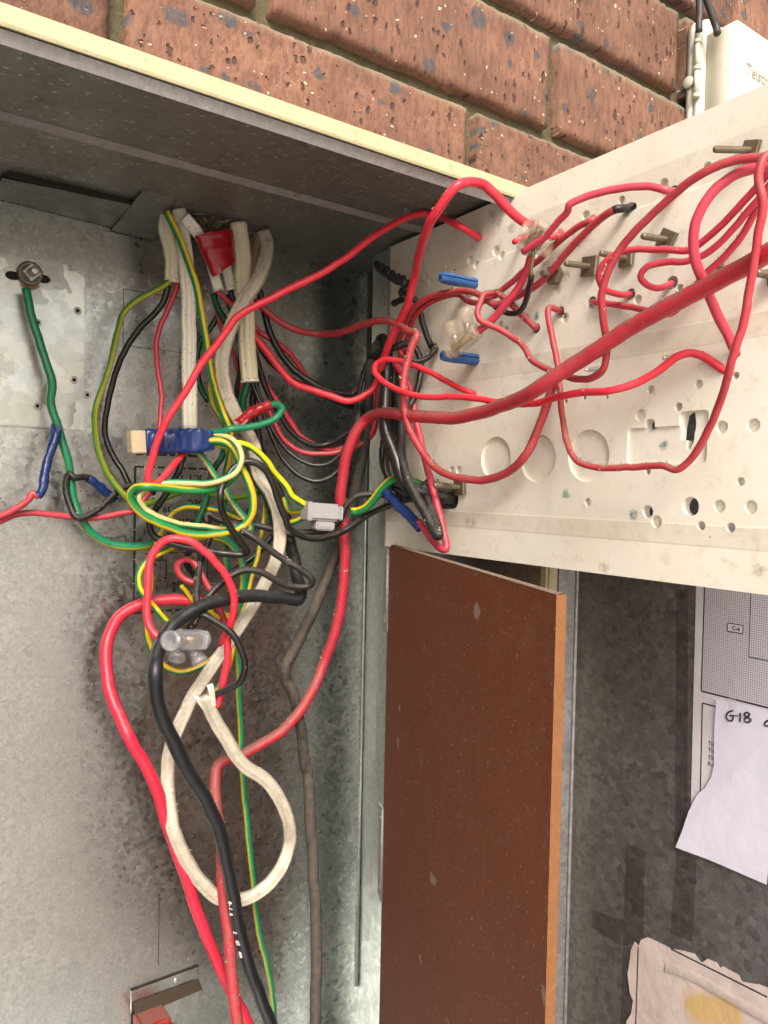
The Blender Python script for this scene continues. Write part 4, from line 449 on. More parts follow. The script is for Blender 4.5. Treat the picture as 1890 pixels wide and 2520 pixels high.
# ------------------------------------------------------------------ object helpers
def thing(name, label, cat, loc=(0, 0, 0), group=None):
    o = bpy.data.objects.new(name, None); COL.objects.link(o); o.location = loc; o.empty_display_size = .02
    o['label'] = label; o['category'] = cat
    if group: o['group'] = group
    return o
def tag(o, label, cat, group=None):
    o['label'] = label; o['category'] = cat
    if group: o['group'] = group
    return o
def base_of(parent):
    b = V((0, 0, 0)); p = parent
    while p is not None: b = b + p.location; p = p.parent
    return b
def mesh_obj(name, verts, faces, mat, parent=None, smooth=False, uvs=None, origin=None, stuff=False):
    """verts are world positions; the mesh is stored relative to the object's origin."""
    pb = base_of(parent) if parent else V((0, 0, 0))
    org = V(origin) if origin is not None else (pb if parent else V((0, 0, 0)))
    me = bpy.data.meshes.new(name); me.from_pydata([tuple(V(v) - org) for v in verts], [], faces)
    if uvs:
        L = me.uv_layers.new(name='UVMap'); k = 0
        for p in me.polygons:
            for li in p.loop_indices: L.data[li].uv = uvs[k]; k += 1
    if smooth: me.polygons.foreach_set('use_smooth', [True] * len(me.polygons))
    for mm in (mat if isinstance(mat, (list, tuple)) else [mat]): me.materials.append(MATS[mm])
    me.update()
    o = bpy.data.objects.new(name, me); COL.objects.link(o)
    if parent: o.parent = parent
    o.location = org - pb
    if stuff: o['kind'] = 'stuff'
    return o
def from_bm(name, bm, mat, parent=None, smooth=False, origin=None):
    bm.verts.index_update(); bm.verts.ensure_lookup_table()
    vs = [v.co.copy() for v in bm.verts]; fs = [[v.index for v in f.verts] for f in bm.faces]; bm.free()
    return mesh_obj(name, vs, fs, mat, parent, smooth, None, origin)
def box_vf(o, ex, ey, ez, x0, x1, y0, y1, z0, z1):
    vs = [o + ex * x + ey * y + ez * z for z in (z0, z1) for y in (y0, y1) for x in (x0, x1)]
    fs = [(0, 2, 3, 1), (4, 5, 7, 6), (0, 1, 5, 4), (2, 6, 7, 3), (0, 4, 6, 2), (1, 3, 7, 5)]
    return vs, fs
X_, Y_, Z_ = V((1, 0, 0)), V((0, 1, 0)), V((0, 0, 1)); O_ = V((0, 0, 0))
def box(name, mat, parent, x0, x1, y0, y1, z0, z1, fr=None, bev=0, origin=None, smooth=False):
    o, ex, ey, ez = fr or (O_, X_, Y_, Z_)
    vs, fs = box_vf(o, ex, ey, ez, x0, x1, y0, y1, z0, z1)
    bm = bmesh.new(); bv = [bm.verts.new(v) for v in vs]
    for f in fs: bm.faces.new([bv[i] for i in f])
    bmesh.ops.recalc_face_normals(bm, faces=bm.faces)
    if bev: bmesh.ops.bevel(bm, geom=list(bm.edges), offset=bev, segments=2, affect='EDGES', clamp_overlap=True)
    return from_bm(name, bm, mat, parent, smooth, origin)
def cyl_vf(p0, p1, r0, r1=None, n=20, cap=True, ref=None):
    p0, p1 = V(p0), V(p1); r1 = r0 if r1 is None else r1; t = (p1 - p0).normalized()
    u = t.cross(ref or (Z_ if abs(t.z) < .9 else X_)).normalized(); w = t.cross(u)
    vs = []; fs = []
    for p, r in ((p0, r0), (p1, r1)):
        for i in range(n):
            a = 2 * math.pi * i / n; vs.append(p + u * (r * math.cos(a)) + w * (r * math.sin(a)))
    for i in range(n): fs.append((i, (i + 1) % n, n + (i + 1) % n, n + i))
    if cap: fs.append(tuple(range(n - 1, -1, -1))); fs.append(tuple(range(n, 2 * n)))
    return vs, fs
def lathe_vf(p0, t, prof, n=20, ref=None):
    """prof: list of (distance along t, radius)"""
    p0 = V(p0); t = V(t).normalized(); u = t.cross(ref or (Z_ if abs(t.z) < .9 else X_)).normalized(); w = t.cross(u); vs = []; fs = []
    for d, r in prof:
        for i in range(n):
            a = 2 * math.pi * i / n; vs.append(p0 + t * d + u * (r * math.cos(a)) + w * (r * math.sin(a)))
    for k in range(len(prof) - 1):
        for i in range(n): j = (i + 1) % n; fs.append((k * n + i, k * n + j, (k + 1) * n + j, (k + 1) * n + i))
    fs.append(tuple(range(n - 1, -1, -1))); q = (len(prof) - 1) * n; fs.append(tuple(range(q, q + n)))
    return vs, fs
def join_vf(parts):
    vs = []; fs = []
    for v, f in parts:
        k = len(vs); vs += v; fs += [tuple(i + k for i in q) for q in f]
    return vs, fs
def text_obj(name, body, size, mat, parent, origin, ex, ey, depth=.0002, bold=False, align='LEFT'):
    cu = bpy.data.curves.new('t', 'FONT'); cu.body = body; cu.size = size; cu.extrude = depth; cu.align_x = align; cu.resolution_u = 3
    if bold: cu.offset = size * .02
    t = bpy.data.objects.new('t', cu); COL.objects.link(t); dg = bpy.context.evaluated_depsgraph_get()
    me = bpy.data.meshes.new_from_object(t.evaluated_get(dg)); bpy.data.objects.remove(t)
    ex, ey = V(ex).normalized(), V(ey).normalized(); ez = ex.cross(ey)
    vs = [V(origin) + ex * v.co.x + ey * v.co.y + ez * (v.co.z + depth) for v in me.vertices]; fs = [tuple(p.vertices) for p in me.polygons]
    bpy.data.meshes.remove(me)
    return mesh_obj(name, vs, fs, mat, parent)

# ------------------------------------------------------------------ swept tubes
def spline(P, step=.0028):
    P = [V(p) for p in P]
    Q = [P[0] * 2 - P[1]] + P + [P[-1] * 2 - P[-2]]; out = []
    for i in range(1, len(Q) - 2):
        p0, p1, p2, p3 = Q[i - 1:i + 3]
        d1 = max((p1 - p0).length, 1e-5) ** .5; d2 = max((p2 - p1).length, 1e-5) ** .5; d3 = max((p3 - p2).length, 1e-5) ** .5
        m1 = (p1 - p0) / d1 - (p2 - p0) / (d1 + d2) + (p2 - p1) / d2; m2 = (p2 - p1) / d2 - (p3 - p1) / (d2 + d3) + (p3 - p2) / d3
        m1 *= d2; m2 *= d2
        n = max(2, int((p2 - p1).length / step))
        for k in range(n):
            t = k / n; t2 = t * t; t3 = t2 * t
            out.append(p1 * (2 * t3 - 3 * t2 + 1) + m1 * (t3 - 2 * t2 + t) + p2 * (-2 * t3 + 3 * t2) + m2 * (t3 - t2))
    out.append(P[-1]); return out
REF = V((-.55, -.82, .12)).normalized()
def frames(S):
    T = []
    for i in range(len(S)):
        t = S[min(i + 1, len(S) - 1)] - S[max(i - 1, 0)]; T.append(t.normalized() if t.length > 1e-9 else V((0, 0, -1)))
    N = []; prev = None
    for t in T:
        n = REF - t * REF.dot(t)
        if prev is not None:
            pv = prev - t * prev.dot(t)
            k = min(1, max(0, (n.length - .25) / .35))
            n = (n.normalized() * k + pv.normalized() * (1 - k)) if n.length > 1e-4 else pv
            if n.length < 1e-4: n = pv
        n.normalize(); N.append(n); prev = n
    for _ in range(3):
        N = [((N[max(i - 1, 0)] + N[i] * 2 + N[min(i + 1, len(N) - 1)]) - T[i] * (N[max(i - 1, 0)] + N[i] * 2 + N[min(i + 1, len(N) - 1)]).dot(T[i])).normalized() for i in range(len(N))]
    return T, N
def ring_profile(r, flat, sides):
    if not flat: return [(math.cos(2 * math.pi * (i / sides - .5)), math.sin(2 * math.pi * (i / sides - .5))) for i in range(sides)]
    pr = []
    sides = 36
    for i in range(sides):
        a = 2 * math.pi * (i / sides - .5); x = math.sin(a); y = math.cos(a)
        xx = math.copysign(abs(x) ** .75, x); yy = math.copysign(abs(y) ** .75, y)
        rid = 1 + ((.24 * math.cos(3 * math.pi * xx) * (1 - .5 * abs(xx))) if flat < .65 else .09 * math.cos(2.2 * math.pi * xx))
        pr.append((yy * flat * rid, xx))
    return pr
def sweep_vf(S, r, sides=12, flat=None, ph=.5, tw=0, rfun=None, cap=True):
    T, N = frames(S); pr = ring_profile(1, flat, sides); ns = len(pr); vs = []; L = 0; Ls = []
    for i, p in enumerate(S):
        if i: L += (S[i] - S[i - 1]).length
        Ls.append(L); t, n = T[i], N[i]; b = t.cross(n)
        for j, (c, s_) in enumerate(pr):
            k = rfun(L, j / ns) if rfun else 1
            vs.append(p + n * (r * c * k) + b * (r * s_ * k))
    fs = []; uv = []
    for i in range(len(S) - 1):
        for j in range(ns):
            k = (j + 1) % ns; fs.append((i * ns + j, i * ns + k, (i + 1) * ns + k, (i + 1) * ns + j))
            u0 = j / ns; u1 = (j + 1) / ns; o0 = .5 - ph + tw * Ls[i] / .3; o1 = .5 - ph + tw * Ls[i + 1] / .3
            uv += [(u0 + o0, Ls[i]), (u1 + o0, Ls[i]), (u1 + o1, Ls[i + 1]), (u0 + o1, Ls[i + 1])]
    if cap:
        fs.append(tuple(range(ns - 1, -1, -1))); uv += [(0, 0)] * ns; q = (len(S) - 1) * ns; fs.append(tuple(range(q, q + ns))); uv += [(0, 0)] * ns
    return vs, fs, uv
def tape_rf(seed):
    def f(L, u):
        k = (L / .0085 + u) % 1
        return 1 + .07 * k + .2 * noise.noise(V((L * 110, u * 4, seed))) + .05 * noise.noise(V((L * 420, u * 9, seed)))
    return f
def lint_on(parent, S, r, n, seed, size=.0006):
    rnd = random.Random(seed); vs = []; fs = []; T, N = frames(S)
    c = [rnd.random() for _ in range(max(2, n // 14))]
    for _ in range(n):
        f = min(1, max(0, rnd.choice(c) + rnd.gauss(0, .02))) if rnd.random() < .8 else rnd.random()
        i = int(f * (len(S) - 1)); a = rnd.gauss(0, .9)
        t = T[i]; up = (Z_ - t * t.z); up = up.normalized() if up.length > .2 else N[i]; sd = t.cross(up)
        d = up * math.cos(a) + sd * math.sin(a); p = S[i] + d * r * 1.0
        k = len(vs); s_ = size * rnd.uniform(.35, 1.25)
        for q in range(4): vs.append(p + V((rnd.gauss(0, s_), rnd.gauss(0, s_), rnd.gauss(0, s_))) + d * s_ * .4)
        fs += [(k, k + 1, k + 2), (k, k + 2, k + 3), (k, k + 3, k + 1), (k + 1, k + 3, k + 2)]
    mesh_obj('lint', vs, fs, 'lint', parent, stuff=True)

# ================================================================== SETTING
g = mesh_obj('ground', [(-300, -300, 0), (300, -300, 0), (300, 300, 0), (-300, 300, 0)], [(0, 1, 2, 3)], 'concrete'); g['kind'] = 'structure'

# ------------------------------------------------------------------ brick wall: every brick its own mesh object in a mortar bed
wall = thing('brick_wall', 'red brown speckled brick wall behind the open meter box', 'wall', (.5, YW, 0))
BL, BHT, PITCH, COURSE, ZJ0 = .2572, .0748, .2689, .086, 1.7984
def brick_mesh(seed):
    rnd = random.Random(seed); nx, nz = 56, 18; vs = []; fs = []
    def edge(x, z): return noise.noise(V((x * 45, z * 45, seed * 9.1))) * .0014 + noise.noise(V((x * 190, z * 190, seed * 3.3))) * .0011
    for k in range(nz + 1):
        for i in range(nx + 1):
            x = (i / nx - .5) * BL; z = (k / nz - .5) * BHT
            ex = min(i, nx - i) / nx * BL; ez = min(k, nz - k) / nz * BHT; e = min(ex, ez)
            y = .0022 * max(0, 1 - e / .0022) ** 2
            pit = noise.noise(V((x * 260, seed, z * 130))); y += max(0, pit - .28) * .0042
            y += noise.noise(V((x * 420, 5 + seed, z * 60))) * .00045 + noise.noise(V((x * 30, seed, z * 30))) * .0006
            if i in (0, nx): x += edge(0, z) * (1 if i else -1)
            if k in (0, nz): z += edge(x, 0) * (1 if k else -1)
            vs.append((x, y, z))
    W_ = nx + 1
    for k in range(nz):
        for i in range(nx): q = k * W_ + i; fs.append((q, q + 1, q + W_ + 1, q + W_))
    rim = [i for i in range(W_)] + [k * W_ + nx for k in range(1, nz + 1)] + [nz * W_ + i for i in range(nx - 1, -1, -1)] + [k * W_ for k in range(nz - 1, 0, -1)]
    k0 = len(vs)
    for r_ in rim: vs.append((vs[r_][0], .06, vs[r_][2]))
    n = len(rim)
    for i in range(n): j = (i + 1) % n; fs.append((rim[j], rim[i], k0 + i, k0 + j))
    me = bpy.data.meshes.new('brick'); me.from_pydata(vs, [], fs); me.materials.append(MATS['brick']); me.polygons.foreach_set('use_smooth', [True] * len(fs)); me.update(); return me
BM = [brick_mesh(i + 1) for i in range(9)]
FO = .012
rnd = random.Random(4)
for k in range(-11, 10):
    zc = ZJ0 + COURSE * (k + .5)
    ph = .4935 if k % 2 == 0 else .4026
    for i in range(-4, 5):
        x0 = ph + PITCH * i; xc = x0 + PITCH / 2; l, r_ = x0 + .0058, x0 + PITCH - .0058
        sx = 1
        zs_ = 1
        if k == -1: pass
        elif zc - BHT / 2 < ZC + .004:                      # beside the box: keep clear of the opening, cut bricks fit the gap
            if l > XS + .004: pass
            elif r_ > XS + .06: l = XS + .006; 
            elif r_ < XL - .004: pass
            elif l < XL - .06: r_ = XL - .006
            else: continue
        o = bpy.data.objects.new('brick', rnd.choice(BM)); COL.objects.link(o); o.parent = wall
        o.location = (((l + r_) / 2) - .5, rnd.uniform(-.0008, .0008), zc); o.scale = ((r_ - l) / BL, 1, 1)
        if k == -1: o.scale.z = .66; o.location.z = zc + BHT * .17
def mortar(x0, x1, z0, z1):
    nx, nz = max(2, int((x1 - x0) / .012)), max(2, int((z1 - z0) / .012)); vs = []; fs = []
    for k in range(nz + 1):
        for i in range(nx + 1):
            x = x0 + (x1 - x0) * i / nx; z = z0 + (z1 - z0) * k / nz
            vs.append((x, YW + .0105 + noise.noise(V((x * 60, 0, z * 60))) * .0012, z))
    for k in range(nz):
        for i in range(nx): q = k * (nx + 1) + i; fs.append((q, q + 1, q + nx + 2, q + nx + 1))
    mesh_obj('mortar', vs, fs, 'mortar', wall, True)
mortar(-.7, 1.75, ZC + .002, 2.66); mortar(XS + .002, 1.75, .85, ZC + .002); mortar(-.7, XL - .002, .85, ZC + .002)

# ------------------------------------------------------------------ meter box
mb = thing('meter_box', 'recessed galvanised steel meter box let into the brick wall, door open', 'meter box', (.2, YB, ZB))
def sheet(name, mat, pts, parent=mb): return mesh_obj(name, pts, [tuple(range(len(pts)))], mat, parent)
box('back_panel', 'galv_back', mb, XL, XS, YB, YB + .0015, ZB, ZC)
box('side_panel', 'galv_side', mb, XS, XS + .0012, YW - .006, YB, ZB, ZC)
box('side_panel', 'galv_side', mb, XL - .0012, XL, YW - .006, YB, ZB, ZC)
box('floor_panel', 'galv_side', mb, XL, XS, YW - .006, YB, ZB - .0012, ZB)
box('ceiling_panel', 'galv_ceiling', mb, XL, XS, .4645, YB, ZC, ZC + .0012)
# ceiling overlap seam
vs = []; fs = []
prof = [(.552, ZC - .0002), (.556, ZC - .0011), (.5605, ZC - .0022), (.566, ZC - .0004)]
for x in (XL, XS):
    for y, z in prof: vs.append((x, y, z))
fs = [(i, i + 1, i + 5, i + 4) for i in range(3)]
mesh_obj('ceiling_seam', vs, fs, 'galv_lip', mb)
mesh_obj('ceiling_lip', [(XL, .4397, 1.7304), (XS, .4397, 1.7304), (XS, .4432, 1.7242), (XL, .4432, 1.7242), (XS, .4645, ZC), (XL, .4645, ZC)], [(0, 3, 2, 1), (3, 5, 4, 2)], 'galv_lip', mb)
# corner seam bead on the back wall
vs, fs = cyl_vf((XS - .002, YB - .0012, ZB + .08), (XS - .002, YB - .0012, ZC - .001), .0016, n=8); mesh_obj('corner_seam', vs, fs, 'galv_side', mb, True)
# cream painted outer frame (top, right, left, bottom)
def frame_bar(x0, x1, z0, z1):
    box('outer_frame', 'cream_paint', mb, x0, x1, YW - .0125, YW + .012, z0, z1, bev=.0022)
box('outer_frame', 'cream_paint', mb, XL - .016, XS + .016, YW - .0125, YW - .0095, 1.7306, 1.7422, bev=.0009)
box('frame_return', 'cream_paint', mb, XL - .016, XS + .016, YW - .0094, YW + .010, 1.7408, 1.7420)
mesh_obj('frame_edge', [(XL, .4365, 1.7303), (XS, .4365, 1.7303), (XS, .4358, 1.7318), (XL, .4358, 1.7318)], [(0, 1, 2, 3)], 'cream_paint', mb)
frame_bar(XS + .0015, XS + .0155, ZB - .01, 1.7303); frame_bar(XL - .0155, XL - .0015, ZB - .01, 1.7303); frame_bar(XL - .016, XS + .016, ZB - .022, ZB - .0102)
# inner rail that carries the two hinged panels
box('hinge_rail', 'galv_side', mb, .4585, XS - .0004, .612, .6135, ZB, ZC - .003)
box('hinge_rail', 'galv_side', mb, .4585, .46, .6138, .640, ZB, ZC - .003)
# ceiling cable cover bracket
def tilted_plate(name, mat, p, th=.0012):
    p = [V(q) for q in p]; n = (p[1] - p[0]).cross(p[3] - p[0]).normalized() * th; vs = p + [q + n for q in p]
    return mesh_obj(name, vs, [(0, 1, 2, 3), (7, 6, 5, 4), (0, 4, 5, 1), (1, 5, 6, 2), (2, 6, 7, 3), (3, 7, 4, 0)], mat, mb)
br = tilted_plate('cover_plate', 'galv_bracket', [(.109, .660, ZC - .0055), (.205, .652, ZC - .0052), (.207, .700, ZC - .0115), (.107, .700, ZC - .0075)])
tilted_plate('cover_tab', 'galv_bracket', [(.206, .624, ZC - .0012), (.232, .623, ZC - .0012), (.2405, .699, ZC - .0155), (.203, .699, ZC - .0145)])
box('cover_rim', 'dark_hole', mb, .112, .205, .652, .6545, ZC - .0048, ZC - .0006)
vs, fs = lathe_vf((.221, .634, ZC - .0016), (0, 0, -1), [(0, .0036), (.0008, .0034), (.0014, .002)], 14); mesh_obj('rivet', vs, fs, 'stud_steel', mb, True)
# access plates on the back wall
box('access_plate', 'galv_plate', mb, XL + .01, .181, YB - .0012, YB - .0001, 1.546, 1.682)
pl = box('access_plate', 'galv_plate', mb, XL + .01, .167, YB - .0042, YB - .0013, 1.5462, 1.686, bev=.0011)
for x, y, z, r_ in EX['eyelets']:
    n = V((0, -1, 0)); c = V((x, y, z))
    vs, fs = lathe_vf(c, n, [(0, r_), (.0006, r_ * .95), (.001, r_ * .7), (.0004, r_ * .45)], 18); e = mesh_obj('eyelet', vs, fs, 'stud_steel', mb, True)
    vs, fs = cyl_vf(c + n * .0009, c + n * .0012, r_ * .46, n=14); mesh_obj('eyelet_hole', vs, fs, 'dark_hole', e)
for x, y, z in EX['slots']:
    bm = bmesh.new(); bmesh.ops.create_circle(bm, cap_ends=True, radius=1, segments=18)
    for v in bm.verts: v.co = V((x + v.co.x * .0058, YB - .0045, z + v.co.y * .0036))
    from_bm('mount_slot', bm, 'dark_hole', mb)
def line_frame(x0, x1, z0, z1, mat='dark_hole', w=.0004, y=YB - .0006):
    for q in ((x0, x1, z1 - w, z1), (x0, x1, z0, z0 + w), (x0, x0 + w, z0 + w, z1 - w), (x1 - w, x1, z0 + w, z1 - w)):
        box('scored_line', mat, mb, q[0], q[1], y, YB - .00005, q[2], q[3])
k0, k1 = EX['knock']; line_frame(k0[0], k1[0], k1[2], k0[2])
box('scored_line', 'dark_hole', mb, .2536, .254, YB - .0006, YB - .0001, 1.044, 1.112)
# stencilled maker's print on the back wall (reads upside down)
lx0, lz1 = EX['label'][0][0], EX['label'][0][2]; lx1 = EX['label'][1][0]; lz0 = EX['label'][2][2]; yp = YB - .0003
rnd = random.Random(9)
def dash_h(z, x0, x1, h=.0019):
    x = x0
    while x < x1:
        w = rnd.uniform(.006, .011); box('stencil_print', 'stencil_ink', mb, x, min(x1, x + w), yp, YB - .00005, z - h / 2, z + h / 2); x += w + .0022
def dash_v(x, z0, z1, w=.0022):
    z = z0
    while z < z1:
        h = rnd.uniform(.015, .03); box('stencil_print', 'stencil_ink', mb, x - w / 2, x + w / 2, yp, YB - .00005, z, min(z1, z + h)); z += h + .0012
dash_h(lz1, lx0, lx1); dash_h(lz1 + .012, lx0 + .001, lx1 - .008, .0028); dash_h(lz0, lx0, lx1); dash_v(lx0, lz0, lz1); dash_v(lx1, lz0, lz1, .0011); dash_h(1.436, lx0 + .01, lx1 - .01, .001)
for body, x, z, sz in (('95', .2565, 1.5098, .0085), ('ICT', .2905, 1.5098, .0085), ('.30', .253, 1.4875, .009), ('DEC', .294, 1.486, .009), ('39.', .2615, 1.4798, .0085), ('20', .256, 1.4705, .0085), ('NATIVE', .2915, 1.468, .0085), ('1', .238, 1.4605, .0085), ('AMA', .272, 1.4560, .007), ('EEA', .2745, 1.4425, .0065)):
    text_obj('stencil_print', body, sz, 'stencil_ink', mb, (x, YB - .0001, z), (-1, 0, 0), (0, 0, -1), .00012, True)
for q in ((.2470, .2575, 1.4290, 1.4302), (.2563, .2575, 1.4115, 1.4288), (.2575, .2587, 1.403, 1.408), (.263, .2665, 1.3990, 1.4085), (.2675, .269, 1.4015, 1.4085)):
    box('stencil_print', 'stencil_ink', mb, q[0], q[1], yp, YB - .00005, q[2], q[3])
for i in range(8):                                     # quarter arc of the stencilled mark
    a0 = math.pi * (1 + .5 * i / 8); a1 = math.pi * (1 + .5 * (i + .8) / 8); c = V((.2572, yp, 1.4295)); vs = []
    for rr in (.0165, .0175):
        for a in (a0, a1): vs.append(c + V((math.cos(a) * rr * .62, 0, math.sin(a) * rr)))
    mesh_obj('stencil_print', [vs[0], vs[1], vs[3], vs[2]], [(0, 1, 2, 3)], 'stencil_ink', mb)
# lower cable hatch with timber edge behind
hx0, hx1, hz1 = .2281, .2938, 1.0290
box('hatch_plate', 'galv_plate', mb, hx0, hx1, YB - .0014, YB - .0001, .93, hz1)
box('hatch_gap', 'dark_hole', mb, hx0 - .0005, hx1, YB - .0017, YB - .00005, hz1 + .0002, hz1 + .0012)
mesh_obj('hatch_timber', [(.2287, YB - .002, 1.0185), (.2935, YB - .002, 1.0175), (.2945, YB - .010, 1.0105), (.230, YB - .010, 1.0085), (.2945, YB - .002, 1.0075), (.230, YB - .002, 1.004)], [(0, 1, 2, 3), (3, 2, 4, 5)], 'timber_rust', mb)
vs, fs = lathe_vf((.271, YB - .0014, 1.0232), (0, -1, 0), [(0, .003), (.0007, .0028), (.001, .0016)], 14); mesh_obj('rivet', vs, fs, 'stud_steel', mb, True)
box('hatch_side', 'dark_hole', mb, hx0 - .0004, hx0 + .0034, YB - .0022, YB - .0015, .93, 1.009)
# red plastic fitting in the hatch
rb = thing('junction_box', 'small red plastic box poking out of the lower hatch', 'junction box', (.245, YB - .02, .94))
box('body', 'red_box', rb, .2285, .2560, YB - .031, YB - .0035, .95, 1.0105, bev=.002, smooth=False)
vs, fs = lathe_vf((.2535, YB - .0312, .9985), (.25, -1, .1), [(0, .0068), (.006, .0068), (.006, .0052), (.001, .0050)], 20); mesh_obj('conduit_socket', vs, fs, 'red_box', rb, True)

# earth stud on the upper access plate
st = thing('earth_stud', 'steel earth stud with ring washer and nut on the access plate', 'stud', EX['stud'])
c = V(EX['stud']); t = (V(EX['studtip']) - c).normalized()
vs, fs = lathe_vf(c + t * .001, t, [(0, .0098), (.0028, .0100), (.0046, .0092), (.0052, .0080), (.0036, .0066)], 28); mesh_obj('ring_washer', vs, fs, 'ring_steel', st, True)
vs, fs = cyl_vf(c + t * .004, c + t * .0095, .0074, .0070, 4); mesh_obj('square_nut', vs, fs, 'stud_steel', st)
pr = []; d = .008
while d < .021: pr += [(d, .0036), (d + .0004, .0033)]; d += .0008
pr += [(.0215, .0034), (.0222, .0028)]
vs, fs = lathe_vf(c, t, pr, 16); mesh_obj('threaded_rod', vs, fs, 'stud_steel', st, True)
for i in range(9):
    a = -2.3 + i * .2; p0 = c + V((math.cos(a) * .0075, -.002, math.sin(a) * .0085)); p1 = p0 + V((.0004 * (i - 4), .0003, -.0045))
    vs, fs = cyl_vf(p0, p1, .00055, n=6); mesh_obj('copper_strand', vs, fs, 'copper', st, True)

# ------------------------------------------------------------------ door of the box (open, at right), with sheets taped to it
dF = (DH, DD, DN, Z_)
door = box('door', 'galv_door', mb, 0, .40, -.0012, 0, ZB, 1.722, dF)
mesh_obj('door_fold', [(XS + .0165, .4375, ZB), (.5145, .4305, ZB), (.5145, .4305, 1.722), (XS + .0165, .4375, 1.722), (XS + .0165, .4387, ZB), (XS + .0165, .4387, 1.722)], [(0, 1, 2, 3), (4, 0, 3, 5)], 'galv_door', door)
vs, fs = cyl_vf(DH + DN * .0002 + Z_ * ZB, DH + DN * .0002 + Z_ * 1.722, .0017, n=10); mesh_obj('door_bead', vs, fs, 'galv_lip', door, True)
def dp(s_, h, off=0): return DH + DD * s_ + DN * off + Z_ * h
for q in DR['strips']:
    ss = sorted(p[0] for p in q); hs_ = sorted(p[1] for p in q)
    mesh_obj('tape_strip', [dp(*q[0], .0002), dp(*q[1], .0002), dp(*q[3], .0002), dp(*q[2], .0002)], [(0, 1, 2, 3)], 'clear_tape', door)
def door_sheet(name, pts, mat, off, th=.00025, parent=None, curl=0, n=1):
    vs = [dp(a, h, off + curl * max(0, .135 - a)) for a, h in pts] + [dp(a, h, off + th + curl * max(0, .135 - a)) for a, h in pts]; k = len(pts)
    fs = [tuple(range(k - 1, -1, -1)), tuple(range(k, 2 * k))] + [(i, (i + 1) % k, k + (i + 1) % k, k + i) for i in range(k)]
    uvs = []
    for f in fs:
        for i in f: a, h = pts[i % k]; uvs.append((a, h))
    org = DH if parent is None else None
    return mesh_obj(name, vs, fs, mat, parent, False, uvs, org)
form = tag(door_sheet('printed_form', [(.1094, 1.70), (.1132, 1.262), (.32, 1.262), (.32, 1.70)], 'paper_form', .0003), 'printed form with fine grid taped inside the open metal door', 'paper')
gx0, gz0 = .1186, 1.3585
door_sheet('grid_print', [(gx0, gz0), (.30, gz0), (.30, 1.69), (gx0, 1.69)], 'paper_grid', .0006, .00006, form)
def pline(parent, a0, h0, a1, h1, w, off=.0007, mat='print_black', name='print'):
    d = V((a1 - a0, h1 - h0)); n = V((-d.y, d.x)).normalized() * w / 2
    P = [(a0 + n.x, h0 + n.y), (a0 - n.x, h0 - n.y), (a1 - n.x, h1 - n.y), (a1 + n.x, h1 + n.y)]
    mesh_obj(name, [dp(a, h, off) for a, h in P], [(0, 1, 2, 3)], mat, parent)
pline(form, gx0, 1.69, gx0, gz0, .0009); pline(form, gx0, gz0, .30, gz0, .0011); pline(form, .1531, 1.69, .1533, 1.39, .0006); pline(form, .1533, 1.39, .30, 1.39, .0006)
pline(form, .1195, 1.35, .30, 1.35, .0009); pline(form, .1198, 1.35, .1206, 1.27, .0009)
door_sheet('print', [(.1373, 1.4052), (.1486, 1.4052), (.1486, 1.411), (.1373, 1.411)], 'paper_form', .0007, .00005, form)
for q in ((.1373, 1.4052, .1486, 1.4052), (.1373, 1.411, .1486, 1.411), (.1373, 1.4052, .1373, 1.411), (.1486, 1.4052, .1486, 1.411)): pline(form, *q, .0005, .0009)
text_obj('print', 'C-6', .0040, 'print_black', form, dp(.1404, 1.4066, .0008), DD, Z_, .00003, True)
for tx, (a, h) in zip(('The', 'The', 'The', 'Roa'), DR['text']): text_obj('print', tx, .0042, 'print_black', form, dp(a, h - .003, .0007), DD, Z_, .00003)
torn = tag(door_sheet('torn_note', DR['torn'], 'paper_white', .0016, .0003, curl=.03), 'torn white paper note marked G18 taped over the form', 'paper')
for st_ in DR['G18']:
    P = spline([dp(a, h, .0021 + .03 * max(0, .135 - a)) for a, h in st_], .0006); vs, fs, uv = sweep_vf(P, .00058, 6); mesh_obj('marker_writing', vs, fs, 'print_black', torn, True)
mesh_obj('tape', [dp(a, h, o_) for (a, h), o_ in zip(DR['tape'], (.0024, .0034, .0030, .0022))], [(0, 1, 2, 3)], 'clear_tape_paper', torn)
low = tag(door_sheet('old_paper', DR['low'], 'paper_old', .0004, .0004), 'yellowed tattered paper with brown stain low on the metal door', 'paper')
q = DR['lowline']; pline(low, *q[0], *q[1], .0011, .0010); pline(low, *q[2], *q[3], .0009, .0010)
P = [dp(a, h, .0009 + (.0035 if 0 else 0)) for a, h in [(.097, 1.1410), (.118, 1.1455), (.150, 1.1462), (.19, 1.147)]]
vs = []
for i, p in enumerate(spline(P, .004)): vs += [p + Z_ * .007, p + DN * .0012, p - Z_ * .0012]
fs = []
for i in range(len(vs) // 3 - 1):
    k = i * 3; fs += [(k, k + 1, k + 4, k + 3), (k + 1, k + 2, k + 5, k + 4)]
mesh_obj('paper_crease', vs, fs, 'paper_old', low, True)

